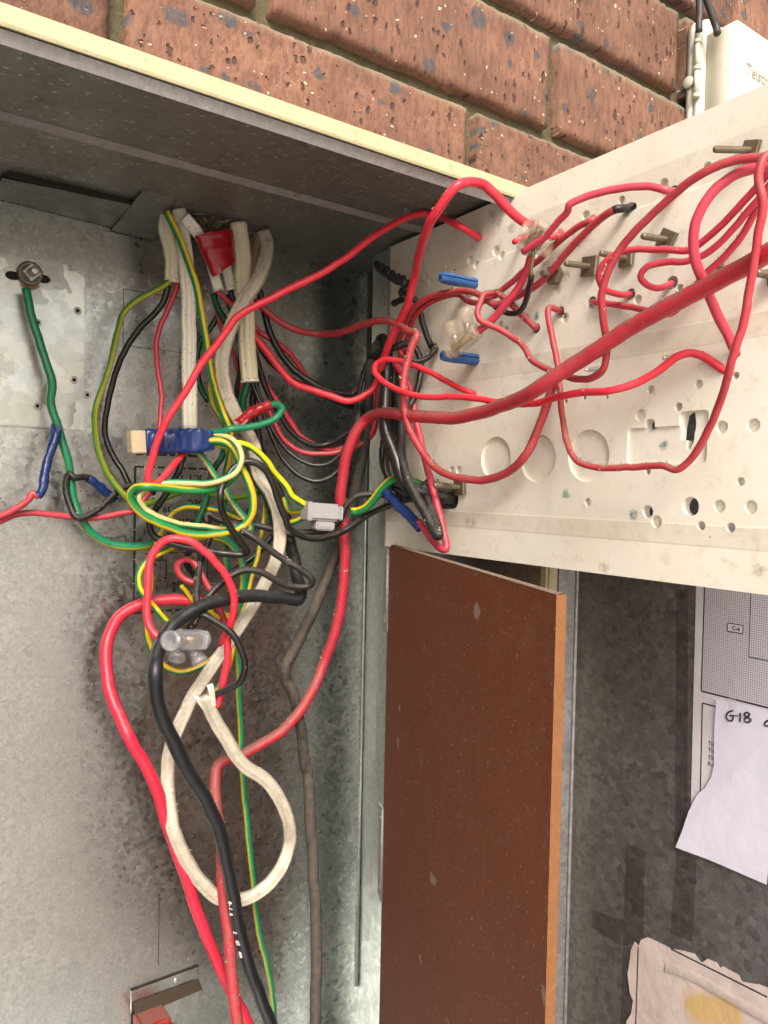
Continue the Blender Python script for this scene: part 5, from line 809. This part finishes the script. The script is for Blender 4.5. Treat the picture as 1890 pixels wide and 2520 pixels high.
# ------------------------------------------------------------------ white hinged panel
pan = thing('switchboard_panel', 'cream white moulded switchboard panel swung open, drilled full of holes', 'panel', (PH.x, PH.y, PZ0))
def pp(s_, n_, h): return PH + PD * s_ + PN * n_ + Z_ * (PZ0 + h)
PW = .46; HT = PZ1 - PZ0
prof = [(0, 0), (0, -.0075), (HT, -.0075), (HT, .0012), (.2672, .0012), (.2458, -.0012), (.2450, 0), (.1622, 0), (.1612, .00012), (.1482, .00012), (.1472, 0), (.0385, 0), (.0372, .00018), (.0255, .00018), (.0243, 0)]
bm = bmesh.new(); va = [bm.verts.new(pp(0, n_, h)) for h, n_ in prof]; vb = [bm.verts.new(pp(PW, n_, h)) for h, n_ in prof]; k = len(prof)
for i in range(k): bm.faces.new((va[i], va[(i + 1) % k], vb[(i + 1) % k], vb[i]))
bm.faces.new(va[::-1]); bm.faces.new(vb); bmesh.ops.recalc_face_normals(bm, faces=bm.faces)
body = from_bm('body', bm, 'panel_white', pan)
def cutter(parts):
    vs, fs = join_vf(parts); bm = bmesh.new(); bv = [bm.verts.new(v) for v in vs]
    for f in fs: bm.faces.new([bv[i] for i in f])
    bmesh.ops.recalc_face_normals(bm, faces=bm.faces); return from_bm('cut', bm, 'panel_white')
def cutcyl(s_, h, r_, n0, n1, n=22): return cyl_vf(pp(s_, n0, h), pp(s_, n1, h), r_, r_ * .96, n)
cuts = []
c1 = [cutcyl(s_, h, r_, .01, -.0042 if not th else -.02) for s_, h, r_, th in HOLES]
c2 = [cutcyl(s_, h, r_, .01, -.0028, 48) for s_, h, r_, th in BIG]
(ra, rbb, rc, rd, re_) = RECT
def cutbox(s0, s1, h0, h1, n0, n1):
    return [pp(s_, n_, h) for n_ in (n0, n1) for h in (h0, h1) for s_ in (s0, s1)], [(0, 2, 3, 1), (4, 5, 7, 6), (0, 1, 5, 4), (2, 6, 7, 3), (0, 4, 6, 2), (1, 3, 7, 5)]
def rr_prism(s0, s1, h0, h1, rad, n0, n1):
    pts = []
    for cx, cy, a0 in ((s1 - rad, h1 - rad, 0), (s0 + rad, h1 - rad, 90), (s0 + rad, h0 + rad, 180), (s1 - rad, h0 + rad, 270)):
        for i in range(5): a = R(a0 + i * 22.5); pts.append((cx + rad * math.cos(a), cy + rad * math.sin(a)))
    k = len(pts); vs = [pp(s_, n0, h) for s_, h in pts] + [pp(s_, n1, h) for s_, h in pts]
    return vs, [tuple(range(k)), tuple(range(2 * k - 1, k - 1, -1))] + [(i, k + i, k + (i + 1) % k, (i + 1) % k) for i in range(k)]
c3 = [rr_prism(ra[0], rd[0], rbb[1], ra[1], .003, .01, -.0018), rr_prism(rc[0] - .001, rd[0] + .0005, ra[1] - .004, rc[1], .003, .01, -.0022)]
c4 = [rr_prism(SLOT[0][0] - .006, SLOT[1][0] + .002, SLOT[0][1] - .0085, SLOT[0][1] + .0085, .007, .01, -.02)]
irr = [(-.004, .010), (.000, .0125), (.0035, .011), (.0045, .004), (.0035, -.006), (.001, -.0125), (-.002, -.011), (-.0015, -.006), (-.006, -.0055), (-.0055, .002)]
k = len(irr); iv = [pp(re_[0] + a, .01, re_[1] + h) for a, h in irr] + [pp(re_[0] + a, -.02, re_[1] + h) for a, h in irr]
c5 = [(iv, [tuple(range(k)), tuple(range(2 * k - 1, k - 1, -1))] + [(i, k + i, k + (i + 1) % k, (i + 1) % k) for i in range(k)])]
for grp in (c2, [c3[0]], [c3[1]], c1, c4, c5):
    cobj = cutter(grp); md = body.modifiers.new('b', 'BOOLEAN'); md.operation = 'DIFFERENCE'; md.solver = 'EXACT'; md.use_self = True; md.object = cobj; cuts.append(cobj)
dg = bpy.context.evaluated_depsgraph_get(); dg.update()
me = bpy.data.meshes.new_from_object(body.evaluated_get(dg)); body.modifiers.clear(); body.data = me
if not me.materials: me.materials.append(MATS['panel_white'])
for c in cuts: bpy.data.objects.remove(c)
pF = (PH + Z_ * PZ0, PD, PN, Z_)
hp = box('hinge_plate', 'galv_side', pan, -.036, -.0012, -.0045, -.0030, -.004, HT + .001, pF)
box('hinge_plate_edge', 'galv_lip', pan, -.0030, -.0002, -.0028, .0012, .0, HT + .0012, pF)
for h in (.012, .09, .155, .27):
    vs, fs = lathe_vf(pp(-.008, -.0030, h), PN, [(0, .0024), (.0006, .0022), (.001, .0012)], 12); mesh_obj('rivet', vs, fs, 'stud_steel', hp, True)
# bolts, screws and plugs standing in the panel
for kind, s_, h, ln, hw, r_, ts, th in BOLT:
    b0 = pp(s_, 0, h); t = (pp(ts, ln, th) - b0); L = t.length; t.normalize()
    if t.dot(PN) < .5: t = PN.copy(); L = ln
    if kind in ('square', 'hex'):
        pr = [(0, r_)]; d = .006
        while d < L - .0015: pr += [(d, r_), (d + .00035, r_ * .90), (d + .0007, r_ * .90)]; d += .00105
        pr += [(L - .001, r_ * .95), (L, r_ * .6)]
        vs, fs = lathe_vf(b0, t, pr, 14); bo = mesh_obj('bolt', vs, fs, 'bolt_steel', pan, True)
        nn = 4 if kind == 'square' else 6
        rot = V((math.cos(s_ * 90), math.sin(s_ * 70), .8)).normalized() if kind == 'square' else Z_
        c0 = b0 + t * (.0012 if kind == 'square' else .0015)
        pv, pf = lathe_vf(c0, PN, [(0, hw * 1.28), (.0005, hw * 1.38), (.0028 if nn == 4 else .005, hw * 1.38), (.0034 if nn == 4 else .0058, hw * 1.28)], nn, rot)
        mesh_obj('square_nut' if nn == 4 else 'hex_nut', pv, pf, 'bolt_steel', bo)
    elif kind == 'screw':
        pr = [(0, r_)]; d = .001; q = 0
        while d < L - .001: pr += [(d, r_ * (1 if q % 2 else .68))]; d += .0009; q += 1
        pr += [(L, r_ * .4)]
        vs, fs = lathe_vf(b0, t, pr, 12); mesh_obj('screw_tip', vs, fs, 'screw_steel', pan, True)
    else:
        n = 40; vs = []; fs = []; u = Z_; w_ = t.cross(u).normalized(); rings = [(-.004, 1), (.004, 1), (L * .3, .98), (L * .62, 1.04), (L * .9, .98), (L * .97, .88), (L, .6)]
        for d, f_ in rings:
            for i in range(n):
                a = 2 * math.pi * i / n; k = (.72 if i % 10 in (0, 1) else (.95 if i % 5 == 3 else 1)); vs.append(b0 + t * d + (u * math.cos(a) + w_ * math.sin(a)) * r_ * f_ * k)
        for q in range(len(rings) - 1):
            for i in range(n): j = (i + 1) % n; fs.append((q * n + i, q * n + j, (q + 1) * n + j, (q + 1) * n + i))
        q = (len(rings) - 1) * n; fs.append(tuple(range(q, q + n)))
        wp = mesh_obj('wall_plug', vs, fs, 'blue_plug', pan)
        vs, fs = cyl_vf(b0 + t * (L + .0001), b0 + t * (L + .0004), r_ * .28, n=12); mesh_obj('plug_bore', vs, fs, 'dark_hole', wp)

# ------------------------------------------------------------------ brown hinged board
brd = thing('backing_board', 'dark brown textured pressed board swung open below the white panel', 'board', (BH.x, BH.y, ZB))
BZ1 = 1.4464; BWd = .371
def bp(s_, n_, z): return BH + BD * s_ + BN * n_ + Z_ * z
s0 = .0125
mesh_obj('face', [bp(s0, 0, ZB + .01), bp(BWd, 0, ZB + .01), bp(BWd, 0, BZ1), bp(s0, 0, BZ1)], [(0, 1, 2, 3)], 'board_brown', brd, uvs=[(s0, 0), (BWd, 0), (BWd, BZ1 - ZB), (s0, BZ1 - ZB)])
mesh_obj('back', [bp(s0, -.006, ZB + .01), bp(BWd, -.006, ZB + .01), bp(BWd, -.006, BZ1), bp(s0, -.006, BZ1)], [(3, 2, 1, 0)], 'board_edge', brd)
n = 140; vs = []; fs = []; rnd = random.Random(3)
for i in range(n + 1):
    z = ZB + .01 + (BZ1 - ZB - .01) * i / n; e = noise.noise(V((z * 120, 0, 0))) * .0005
    vs += [bp(BWd + e, -.0001 + abs(e) * .3, z), bp(BWd + .0004 + noise.noise(V((z * 200, 3, 0))) * .0004, -.003, z), bp(BWd + e, -.006, z)]
for i in range(n): k = i * 3; fs += [(k, k + 1, k + 4, k + 3), (k + 1, k + 2, k + 5, k + 4)]
mesh_obj('cut_edge', vs, fs, 'board_edge', brd)
n = 90; vs = []; fs = []
for i in range(n + 1):
    s_ = s0 + (BWd - s0) * i / n; e = noise.noise(V((s_ * 150, 7, 0))) * .0006
    vs += [bp(s_, .0002, BZ1 - .0002 + e * .5), bp(s_, -.003, BZ1 + .0004 + e), bp(s_, -.006, BZ1)]
for i in range(n): k = i * 3; fs += [(k, k + 3, k + 4, k + 1), (k + 1, k + 4, k + 5, k + 2)]
mesh_obj('dusty_top_edge', vs, fs, 'board_dust', brd)
for z0, z1 in ((1.36, 1.443), (1.0934, 1.1852)):
    hg = box('hinge_plate', 'galv_side', brd, s0 - .012, s0 + .004, .0003, .0016, z0, z1, (BH, BD, BN, Z_))
    vs, fs = cyl_vf(bp(s0 + .0035, .0018, z0), bp(s0 + .0035, .0018, z1), .0011, n=8); mesh_obj('hinge_pin', vs, fs, 'galv_lip', hg, True)
    for f_ in (.12, .88):
        vs, fs = lathe_vf(bp(s0 - .004, .0016, z0 + (z1 - z0) * f_), BN, [(0, .002), (.0008, .0016)], 10); mesh_obj('rivet', vs, fs, 'stud_steel', hg, True)

# ------------------------------------------------------------------ telephone box on the wall
tb = thing('telephone_box', 'cream plastic telephone junction box on the brick wall', 'utility box', (.73, YW, 1.75))
TX, TZ = -.012, .0125
def rr_slab(name, x0, x1, y0, y1, z0, z1, rad, bev, mat='box_plastic'):
    bm = bmesh.new(); pts = []
    for cx, cz, a0 in ((x1 - rad, z1 - rad, 0), (x0 + rad, z1 - rad, 90), (x0 + rad, z0 + rad, 180), (x1 - rad, z0 + rad, 270)):
        for i in range(9): a = R(a0 + i * 11.25); pts.append((cx + rad * math.cos(a) + TX, cz + rad * math.sin(a) + TZ))
    f = [bm.verts.new((x, y0, z)) for x, z in pts]; b = [bm.verts.new((x, y1, z)) for x, z in pts]; k = len(pts)
    ff = bm.faces.new(f); bm.faces.new(b[::-1])
    for i in range(k): bm.faces.new((f[i], b[i], b[(i + 1) % k], f[(i + 1) % k]))
    bmesh.ops.recalc_face_normals(bm, faces=bm.faces)
    bmesh.ops.bevel(bm, geom=list(ff.edges), offset=bev, segments=3, affect='EDGES')
    o = from_bm(name, bm, mat, tb, True); return o
rr_slab('base', .690, .86, .4425, .4486, 1.70, 1.950, .016, .001)
rr_slab('cover_rim', .6912, .8585, .4350, .4421, 1.702, 1.949, .0155, .0014)
cv = rr_slab('cover', .6995, .852, .403, .4348, 1.708, 1.9325, .003, .0022)
for z0, z1 in ((1.898, 1.921), (1.873, 1.896)):
    vs, fs = cyl_vf((.6888 + TX, .4372, z0 + TZ), (.6888 + TX, .4372, z1 + TZ), .0026, n=14); mesh_obj('hinge_barrel', vs, fs, 'box_plastic', tb, True)
for z in (1.9225, 1.897, 1.871):
    vs, fs = lathe_vf((.6888 + TX, .4372, z - .0018 + TZ), (0, 0, 1), [(0, .0034), (.0005, .0039), (.003, .0039), (.0035, .0034)], 16); mesh_obj('hinge_collar', vs, fs, 'box_plastic', tb, True)
vs, fs = lathe_vf((.6895 + TX, .4455, 1.887 + TZ), (-1, 0, 0), [(0, .0058), (.0025, .0056), (.0035, .0045)], 18); mesh_obj('hinge_knob', vs, fs, 'box_plastic', tb, True)
text_obj('embossed_lettering', 'Telstra', .0160, 'lettering_shade', cv, (.7155 + TX, .4028, 1.8865 + TZ), (1, 0, 0), (0, 0, 1), .0002)

# ------------------------------------------------------------------ wires and cables, one object each
CAT = dict(white_cable='cable', thick_red_cable='cable', thick_black_cable='cable', telephone_cable='cable')
LINT = {'red_dusty': 120, 'black_dusty': 50, 'red_thick': 260, 'sheath_dirty': 160, 'red_bright': 30, 'red_mid': 20, 'black': 8, 'gy': 18, 'gy_pale': 25}
CABLE_PATH = {}
for wi, (name, label, mat, r_, pts, op) in enumerate(WIRES):
    S = spline(pts, .0022 if r_ < .005 else .003); flat = op.get('flat')
    if wi % 1 == 0:                                            # hand-bent wire is never perfectly even
        S = [p + V((noise.noise(p * 38 + V((wi, 0, 0))), noise.noise(p * 38 + V((0, wi, 9))), noise.noise(p * 38 + V((5, 0, wi))))) * .0010 + V((noise.noise(p * 130 + V((wi, 3, 0))), noise.noise(p * 130 + V((0, wi, 2))), noise.noise(p * 130 + V((7, 0, wi))))) * .00035 for p in S]
    def rf(L, u, wi=wi): return 1 + .05 * noise.noise(V((L * 60, wi, 0)))
    vs, fs, uv = sweep_vf(S, r_, 14 if r_ > .004 else 12, flat, op.get('ph', .5), op.get('tw', 0), rf)
    o = mesh_obj(name, vs, fs, mat, None, True, uv, S[0]); tag(o, label, CAT.get(name, 'wire'), 'loose wires and cables in the meter box' if name != 'telephone_cable' else 'cables above the telephone box')
    CABLE_PATH[label] = S
    if op.get('tape') and op['tape'][0] != 'none':
        cl, t0, t1 = op['tape'][:3]; i0, i1 = int(t0 * (len(S) - 1)), int(t1 * (len(S) - 1)); sub = S[i0:i1 + 1]
        fine = []
        for q in range(len(sub) - 1):
            fine += [sub[q].lerp(sub[q + 1], f_) for f_ in (0, .33, .66)]
        fine.append(sub[-1])
        vs, fs, uv = sweep_vf(fine, r_ * (op['tape'][3] if len(op['tape']) > 3 else 1.28 if cl == 'blue' else 1.5), 18, None, rfun=tape_rf(wi)); tp = mesh_obj('tape', vs, fs, cl + '_tape', o, True)
        e = sub[0] if cl == 'blue' else sub[-1]; d = (sub[0] - sub[min(4, len(sub) - 1)]).normalized() if cl == 'blue' else (sub[-1] - sub[-5]).normalized(); sd = d.cross(REF).normalized()
        vs = [e - sd * r_ * 1.3 - d * .006, e + sd * r_ * 1.1 - d * .006, e + sd * r_ * 1.5 + d * .004 + REF * .002, e + d * .002 + REF * .003, e - sd * r_ * 1.7 + d * .005 + REF * .001]
        mesh_obj('tape_flap', [v + REF * r_ * 1.1 for v in vs], [(0, 1, 2, 3, 4)], cl + '_tape', tp)
    if op.get('burn'):
        sub = S[int(len(S) * .93):]; vs, fs, uv = sweep_vf(sub, r_ * 1.03, 12); mesh_obj('burnt_end', vs, fs, 'black_dusty', o, True)
    nl = LINT.get(mat, 0)
    if nl: lint_on(o, S, r_, nl, wi)
    if name == 'white_cable' and flat:                          # pale ragged cut lip on the open ends
        pass

# white lettering along the thick black cable
blk = next(o for o in bpy.data.objects if o.get('label', '').startswith('thick clean black cable')); S = CABLE_PATH[blk['label']]; T, N = frames(S); rb_ = next(w[3] for w in WIRES if w[1] == blk['label'])
for body, c in zip(('0-1k', 'S', 'GS', 'mm'), LETTER):
    c = V(c); i = min(range(len(S)), key=lambda q: (S[q] - c).length)
    for j, ch in enumerate(body):
        i2 = min(len(S) - 2, i + int(j * .0042 / .003)); t = T[i2]; n = N[i2]; bt = t.cross(n); dirn = (n * .86 - bt * .0 + bt * .5).normalized(); up = dirn.cross(t)
        text_obj('lettering', ch, .0052, 'print_white', blk, S[i2] + dirn * (rb_ * 1.01) - up * .0015, t, up, .0002, True)

# split sheath lips at the loop cable's open end
lc = next(o for o in bpy.data.objects if o.get('label', '').startswith('grimy white cable'))
P = [V(p) for p in PT['split']]; S = CABLE_PATH[lc['label']]; e = S[-1]; d = (S[-1] - S[-6]).normalized(); sd = d.cross(REF).normalized()
for k, (off, ln, w_) in enumerate(((.0058, .010, .0028), (-.006, .002, .0022))):
    q = [e - d * .012 + sd * off * .6 + REF * .002, e - d * .002 + sd * off + REF * .0025, e + d * ln * .6 + sd * off * 1.25 + REF * .003, e + d * ln + sd * off * 1.2 + REF * .0015]
    vs, fs, uv = sweep_vf(spline(q, .001), w_, 10, .5); mesh_obj('sheath_lip', vs, fs, 'sheath', lc, True)
# ragged lips on the other cut sheaths
def cut_lip(prefix, seed):
    o = next(q for q in bpy.data.objects if q.get('label', '').startswith(prefix)); S = CABLE_PATH[o['label']]; e = S[-1]; d = (S[-1] - S[-6]).normalized(); sd = d.cross(REF).normalized(); n = sd.cross(d).normalized()
    r_ = next(w[3] for w in WIRES if w[1] == o['label']); fl = next(w[5] for w in WIRES if w[1] == o['label']).get('flat', .5); rnd = random.Random(seed); k = 26; vs = []; fs = []
    for row, (dd_, f_) in enumerate(((-.001, 1.03), (.001, 1.08), (0, 1.1), (0, .82), (-.004, .7))):
        for i in range(k):
            a = 2 * math.pi * i / k; rg = (.0016 * noise.noise(V((math.cos(a) * 3, math.sin(a) * 3, seed))) + .0012) if row in (2, 3) else 0
            vs.append(e + d * (dd_ + rg) + sd * (r_ * f_ * math.sin(a)) + n * (r_ * f_ * fl * math.cos(a)))
    for q in range(4):
        for i in range(k): j = (i + 1) % k; fs.append((q * k + i, q * k + j, (q + 1) * k + j, (q + 1) * k + i))
    lip = mesh_obj('cut_lip', vs, fs, 'sheath', o, True)
    vs = [e + d * .0004 + sd * (r_ * .85 * math.sin(2 * math.pi * i / k)) + n * (r_ * .8 * fl * math.cos(2 * math.pi * i / k)) for i in range(k)]
    mesh_obj('cut_opening', vs, [tuple(range(k))], 'dark_hole', o)
cut_lip('short dirty white', 1); cut_lip('long clean white', 2); cut_lip('white cable cut off', 3); cut_lip('white cable stub with ragged end showing under the red tape, left', 4); cut_lip('white cable stub with ragged end showing under the red tape, right', 5)

# ------------------------------------------------------------------ red tape round the cable bundle
rt_ = thing('red_tape_wrap', 'wide wrap of shiny red tape binding white cables under the ceiling', 'tape', PT['redtape'][0])
a0, a1, a2, a3 = (V(p) for p in PT['redtape'])
top, bot = (a0 + a1) / 2, (a2 + a3) / 2; path_ = [top.lerp(bot, f_ / 24) for f_ in range(25)]; vs = []; fs = []; k = 32
for i, p in enumerate(path_):
    f_ = i / 24; wdir = ((a1 - a0) * (1 - f_) + (a2 - a3) * f_); hw = wdir.length / 2; wd_ = wdir.normalized(); n = wd_.cross((bot - top).normalized()).normalized()
    for j in range(k):
        a = 2 * math.pi * j / k; wob = 1 + .07 * noise.noise(V((math.cos(a) * 2, math.sin(a) * 2, f_ * 5))) + .03 * ((f_ * 3 + j / k) % 1)
        vs.append(p + wd_ * (hw * math.sin(a) * wob) + n * (hw * .55 * math.cos(a) * wob) + (bot - top).normalized() * (.0015 * noise.noise(V((j * .7, i * .2, 1))) if i in (0, 24) else 0))
for i in range(24):
    for j in range(k): q = (j + 1) % k; fs.append((i * k + j, i * k + q, (i + 1) * k + q, (i + 1) * k + j))
mesh_obj('wrap', vs, fs, 'red_tape', rt_, True)
# insulation fluff in the ceiling hole
rnd = random.Random(12); vs = []; fs = []
for c in PT['fluff']:
    c = V(c)
    for _ in range(110):
        p = c + V((rnd.gauss(0, .006), rnd.gauss(0, .006), rnd.gauss(.003, .004)))
        if p.z > ZC - .0005: p.z = ZC - .0008
        d = V((rnd.gauss(0, 1), rnd.gauss(0, 1), rnd.gauss(0, .6))).normalized() * rnd.uniform(.002, .005); w_ = V((rnd.gauss(0, 1), rnd.gauss(0, 1), rnd.gauss(0, 1))).normalized() * .0009
        q = len(vs); vs += [p - d - w_, p - d + w_, p + d + w_, p + d - w_]; fs.append((q, q + 1, q + 2, q + 3))
fl = mesh_obj('insulation_fluff', vs, fs, 'insulation', None, False, None, PT['fluff'][2]); fl['kind'] = 'stuff'; tag(fl, 'dirty tan insulation fluff packed in the cable entry', 'insulation')

# ------------------------------------------------------------------ twisted black joint
kn = thing('twisted_joint', 'twisted pair of black wire ends beside the white panel hinge', 'wire joint', PT['knot'][-1])
S = spline(PT['knot'], .0015); T, N = frames(S)
for ph in (0, math.pi):
    q = []; L = 0
    for i, p in enumerate(S):
        if i: L += (S[i] - S[i - 1]).length
        a = L / .011 * 2 * math.pi * .55 + ph; b = T[i].cross(N[i]); q.append(p + (N[i] * math.cos(a) + b * math.sin(a)) * .0024)
    vs, fs, uv = sweep_vf(q, .0028, 12); mesh_obj('wire_end', vs, fs, 'black_dusty', kn, True)
for nm in ('stub', 'stub2'):
    vs, fs, uv = sweep_vf(spline(PT[nm], .0015), .0030, 12); sb = mesh_obj('cut_stub', vs, fs, 'black_dusty', kn, True)
    e = V(PT[nm][0]); d = (V(PT[nm][0]) - V(PT[nm][1])).normalized(); vs, fs = cyl_vf(e, e + d * .0008, .0014, n=10); mesh_obj('copper_core', vs, fs, 'copper', sb, True)

# ------------------------------------------------------------------ connectors
bc = thing('taped_connector', 'terminal block wrapped in dark blue tape with a cream end', 'connector', PT['blue0'])
p0, p1 = V(PT['blue0']), V(PT['blue1']); ex = (p1 - p0).normalized(); ez = (Z_ - ex * ex.z).normalized(); ey = ez.cross(ex); Lb = (p1 - p0).length; H_ = PT['bluew']
n = 44; k = 36; vs = []; fs = []
for i in range(n + 1):
    f_ = i / n; taper = 1 - .22 * max(0, (f_ - .80) / .2); taper *= 1 - .10 * max(0, (.05 - f_) / .05)
    for j in range(k):
        a = 2 * math.pi * j / k; cx, cz = math.cos(a), math.sin(a)
        cx = math.copysign(abs(cx) ** .35, cx); cz = math.copysign(abs(cz) ** .35, cz)
        bulge = 0
        for q in (.13, .37):                                   # round screw towers telegraph through the tape
            dd_ = math.hypot((f_ - q) * Lb, cz * H_ - H_ * .12) / (H_ * .62)
            if cx > .5: bulge = max(bulge, .0035 * min(1, max(0, (1.12 - dd_) / .25)))
        if .58 < f_ < .8 and cx > .5: bulge -= .0028 * (1 - abs(f_ - .66) / .12) * (1 - abs(cz)) if abs(f_ - .66) < .12 else 0
        wr = .0007 * noise.noise(V((f_ * 14, cz * 3, cx * 3))) + .0006 * (((f_ * 7 + cz * .4) % 1) > .85)
        vs.append(p0 + ex * (f_ * Lb) - ey * 0 + ez * (cz * H_ * taper + wr) - (ey * (-1)) * 0 + (-ey if ey.dot(REF) < 0 else ey) * ((cx * H_ * .78 * taper) + bulge + wr))
for i in range(n):
    for j in range(k): q = (j + 1) % k; fs.append((i * k + j, i * k + q, (i + 1) * k + q, (i + 1) * k + j))
fs.append(tuple(range(k))); fs.append(tuple(range(n * k, n * k + k)))
mesh_obj('tape_wrap', vs, fs, 'blue_tape', bc, True)
fr = (p0, ex, ey, ez)
box('block_end', 'cream_block', bc, -.0115, .004, -H_ * .62, H_ * .62, -H_ * .92, H_ * .86, fr, bev=.0008)
for q in range(4): box('block_rib', 'cream_block', bc, -.0118, -.0098 + .0, -H_ * .3 - .0002 + q * .0, -H_ * .3 + .001, -H_ * .7 + q * H_ * .4, -H_ * .55 + q * H_ * .4, fr)
fz = p1 - ex * .004; vs = [fz + ez * H_ * .7, fz + ex * .009 + ez * H_ * .6, fz + ex * .006 - ez * H_ * .9, fz - ex * .001 - ez * H_ * 1.12, fz - ex * .003 - ez * H_ * .5]
mesh_obj('tape_flap', [v + REF * H_ * .74 for v in vs], [(0, 1, 2, 3, 4)], 'blue_tape', bc)

gc = thing('grey_connector', 'grey plastic T shaped wire connector joining green yellow wires', 'connector', PT['grey0'])
p0, p1, p2 = (V(PT[q]) for q in ('grey0', 'grey1', 'grey2')); ex = (p1 - p0).normalized(); ez = (Z_ - ex * ex.z).normalized(); ey = ez.cross(ex); L = (p1 - p0).length; fr = (p0, ex, ey, ez)
box('barrel', 'grey_plastic', gc, 0, L, -.0085, .0085, -.0072, .0086, fr, bev=.0022)
box('collar', 'grey_plastic', gc, -.0015, .003, -.0095, .0095, -.0080, .0094, fr, bev=.001)
box('end_cap', 'grey_plastic', gc, L, L + .004, -.0065, .0065, -.006, .007, fr, bev=.001)
box('screw_tower', 'grey_plastic', gc, L * .28, L * .88, -.0065, .0065, -.0162, -.0070, fr, bev=.0015)
box('screw_tower_lip', 'grey_plastic', gc, L * .34, L * .82, -.0072, .0072, -.0135, -.0115, fr, bev=.0006)

def clear_connector(name, label, axis0, axis1, towers, r_, mat, parts=()):
    t = thing(name, label, 'connector', axis0, 'clear plastic wire connectors')
    a0, a1 = V(axis0), V(axis1); d = (a1 - a0).normalized(); L = (a1 - a0).length
    up_ = V(towers[0][1]) - V(towers[0][0]); ez = (up_ - d * up_.dot(d)).normalized(); ey = ez.cross(d); fr = (a0, d, ey, ez); q_ = r_ * .92
    box('body', mat, t, L * .04, L * .96, -q_, q_, -q_, q_ * .8, fr, bev=.0013)
    for f0, f1 in ((0, .16), (.84, 1)):
        vs, fs = lathe_vf(a0 + d * (L * f0), d, [(0, r_ * .86), (.0004, r_ * .92), (L * (f1 - f0) - .0004, r_ * .92), (L * (f1 - f0), r_ * .86)], 24); mesh_obj('entry_collar', vs, fs, mat, t, True)
    vs, fs = cyl_vf(a0 + d * L * .2, a0 + d * L * .8, r_ * .5, n=14); br_ = mesh_obj('brass_tunnel', vs, fs, 'brass', t, True)
    for c, e, tr in towers:
        c, e = V(c), V(e); td = (e - c).normalized(); tl = (e - c).length
        vs, fs = lathe_vf(c, td, [(0, tr), (tl * .7, tr), (tl * .72, tr * 1.1), (tl - .0004, tr * 1.1), (tl, tr), (tl - .0004, tr * .62), (tl * .35, tr * .58)], 22); tw_ = mesh_obj('screw_tower', vs, fs, mat, t, True)
        vs, fs = lathe_vf(c + td * tl * .15, td, [(0, tr * .5), (tl * .3, tr * .5), (tl * .36, tr * .35)], 14); mesh_obj('screw', vs, fs, 'screw_steel', tw_, True)
    return t
A0, A1 = V(PT['clrA0']), V(PT['clrA1'])
dA = (A1 - A0).normalized()
tA = clear_connector('clear_connector', 'clear plastic screw connector hanging in front of thick black cable', A0 + dA * .014, A1, [(A0 + dA * .022 + V((0, .004, 0)), A0 + V((.003, -.008, 0)), .0074), (V(PT['clrA2']) + V((.004, .004, .010)), V(PT['clrA2']) + V((-.001, -.005, -.001)), .0062), (V(PT['clrA3']) + V((0, .006, .008)), V(PT['clrA3']) + V((.003, -.002, -.003)), .0060)], .0082, 'clear_plastic')
B0, B1, B2 = (V(PT[q]) for q in ('clrB0', 'clrB1', 'clrB2'))
clear_connector('clear_connector', 'amber clear connector at the lower blue plug on the white panel', B0, B1, [(B0.lerp(B1, .35), B2, .0060), (B0.lerp(B1, .7), B2 + (B1 - B0) * .55 + V((0, 0, .002)), .0056)], .0064, 'clear_plastic_brown')
C0_, C1, C2 = (V(PT[q]) for q in ('clrC0', 'clrC1', 'clrC2'))
clear_connector('clear_connector', 'amber clear connector near the panel top where red wires meet', C0_, C1, [(C0_.lerp(C1, .62), C0_.lerp(C1, .72) + PN * .010 + V((0, 0, .002)), .0056), (C0_.lerp(C1, .3), C2 + V((0, 0, -.004)), .0058)], .0070, 'clear_plastic_brown')

# ------------------------------------------------------------------ cobweb thread on the long red wire
cw = spline(PT['web'], .002); vs, fs, uv = sweep_vf(cw, .00016, 5); co = tag(mesh_obj('cobweb', vs, fs, 'lint', None, True, None, cw[0]), 'dusty cobweb strand above the arching red wire', 'cobweb')
lint_on(co, cw[:14], .0012, 60, 77, .0009)
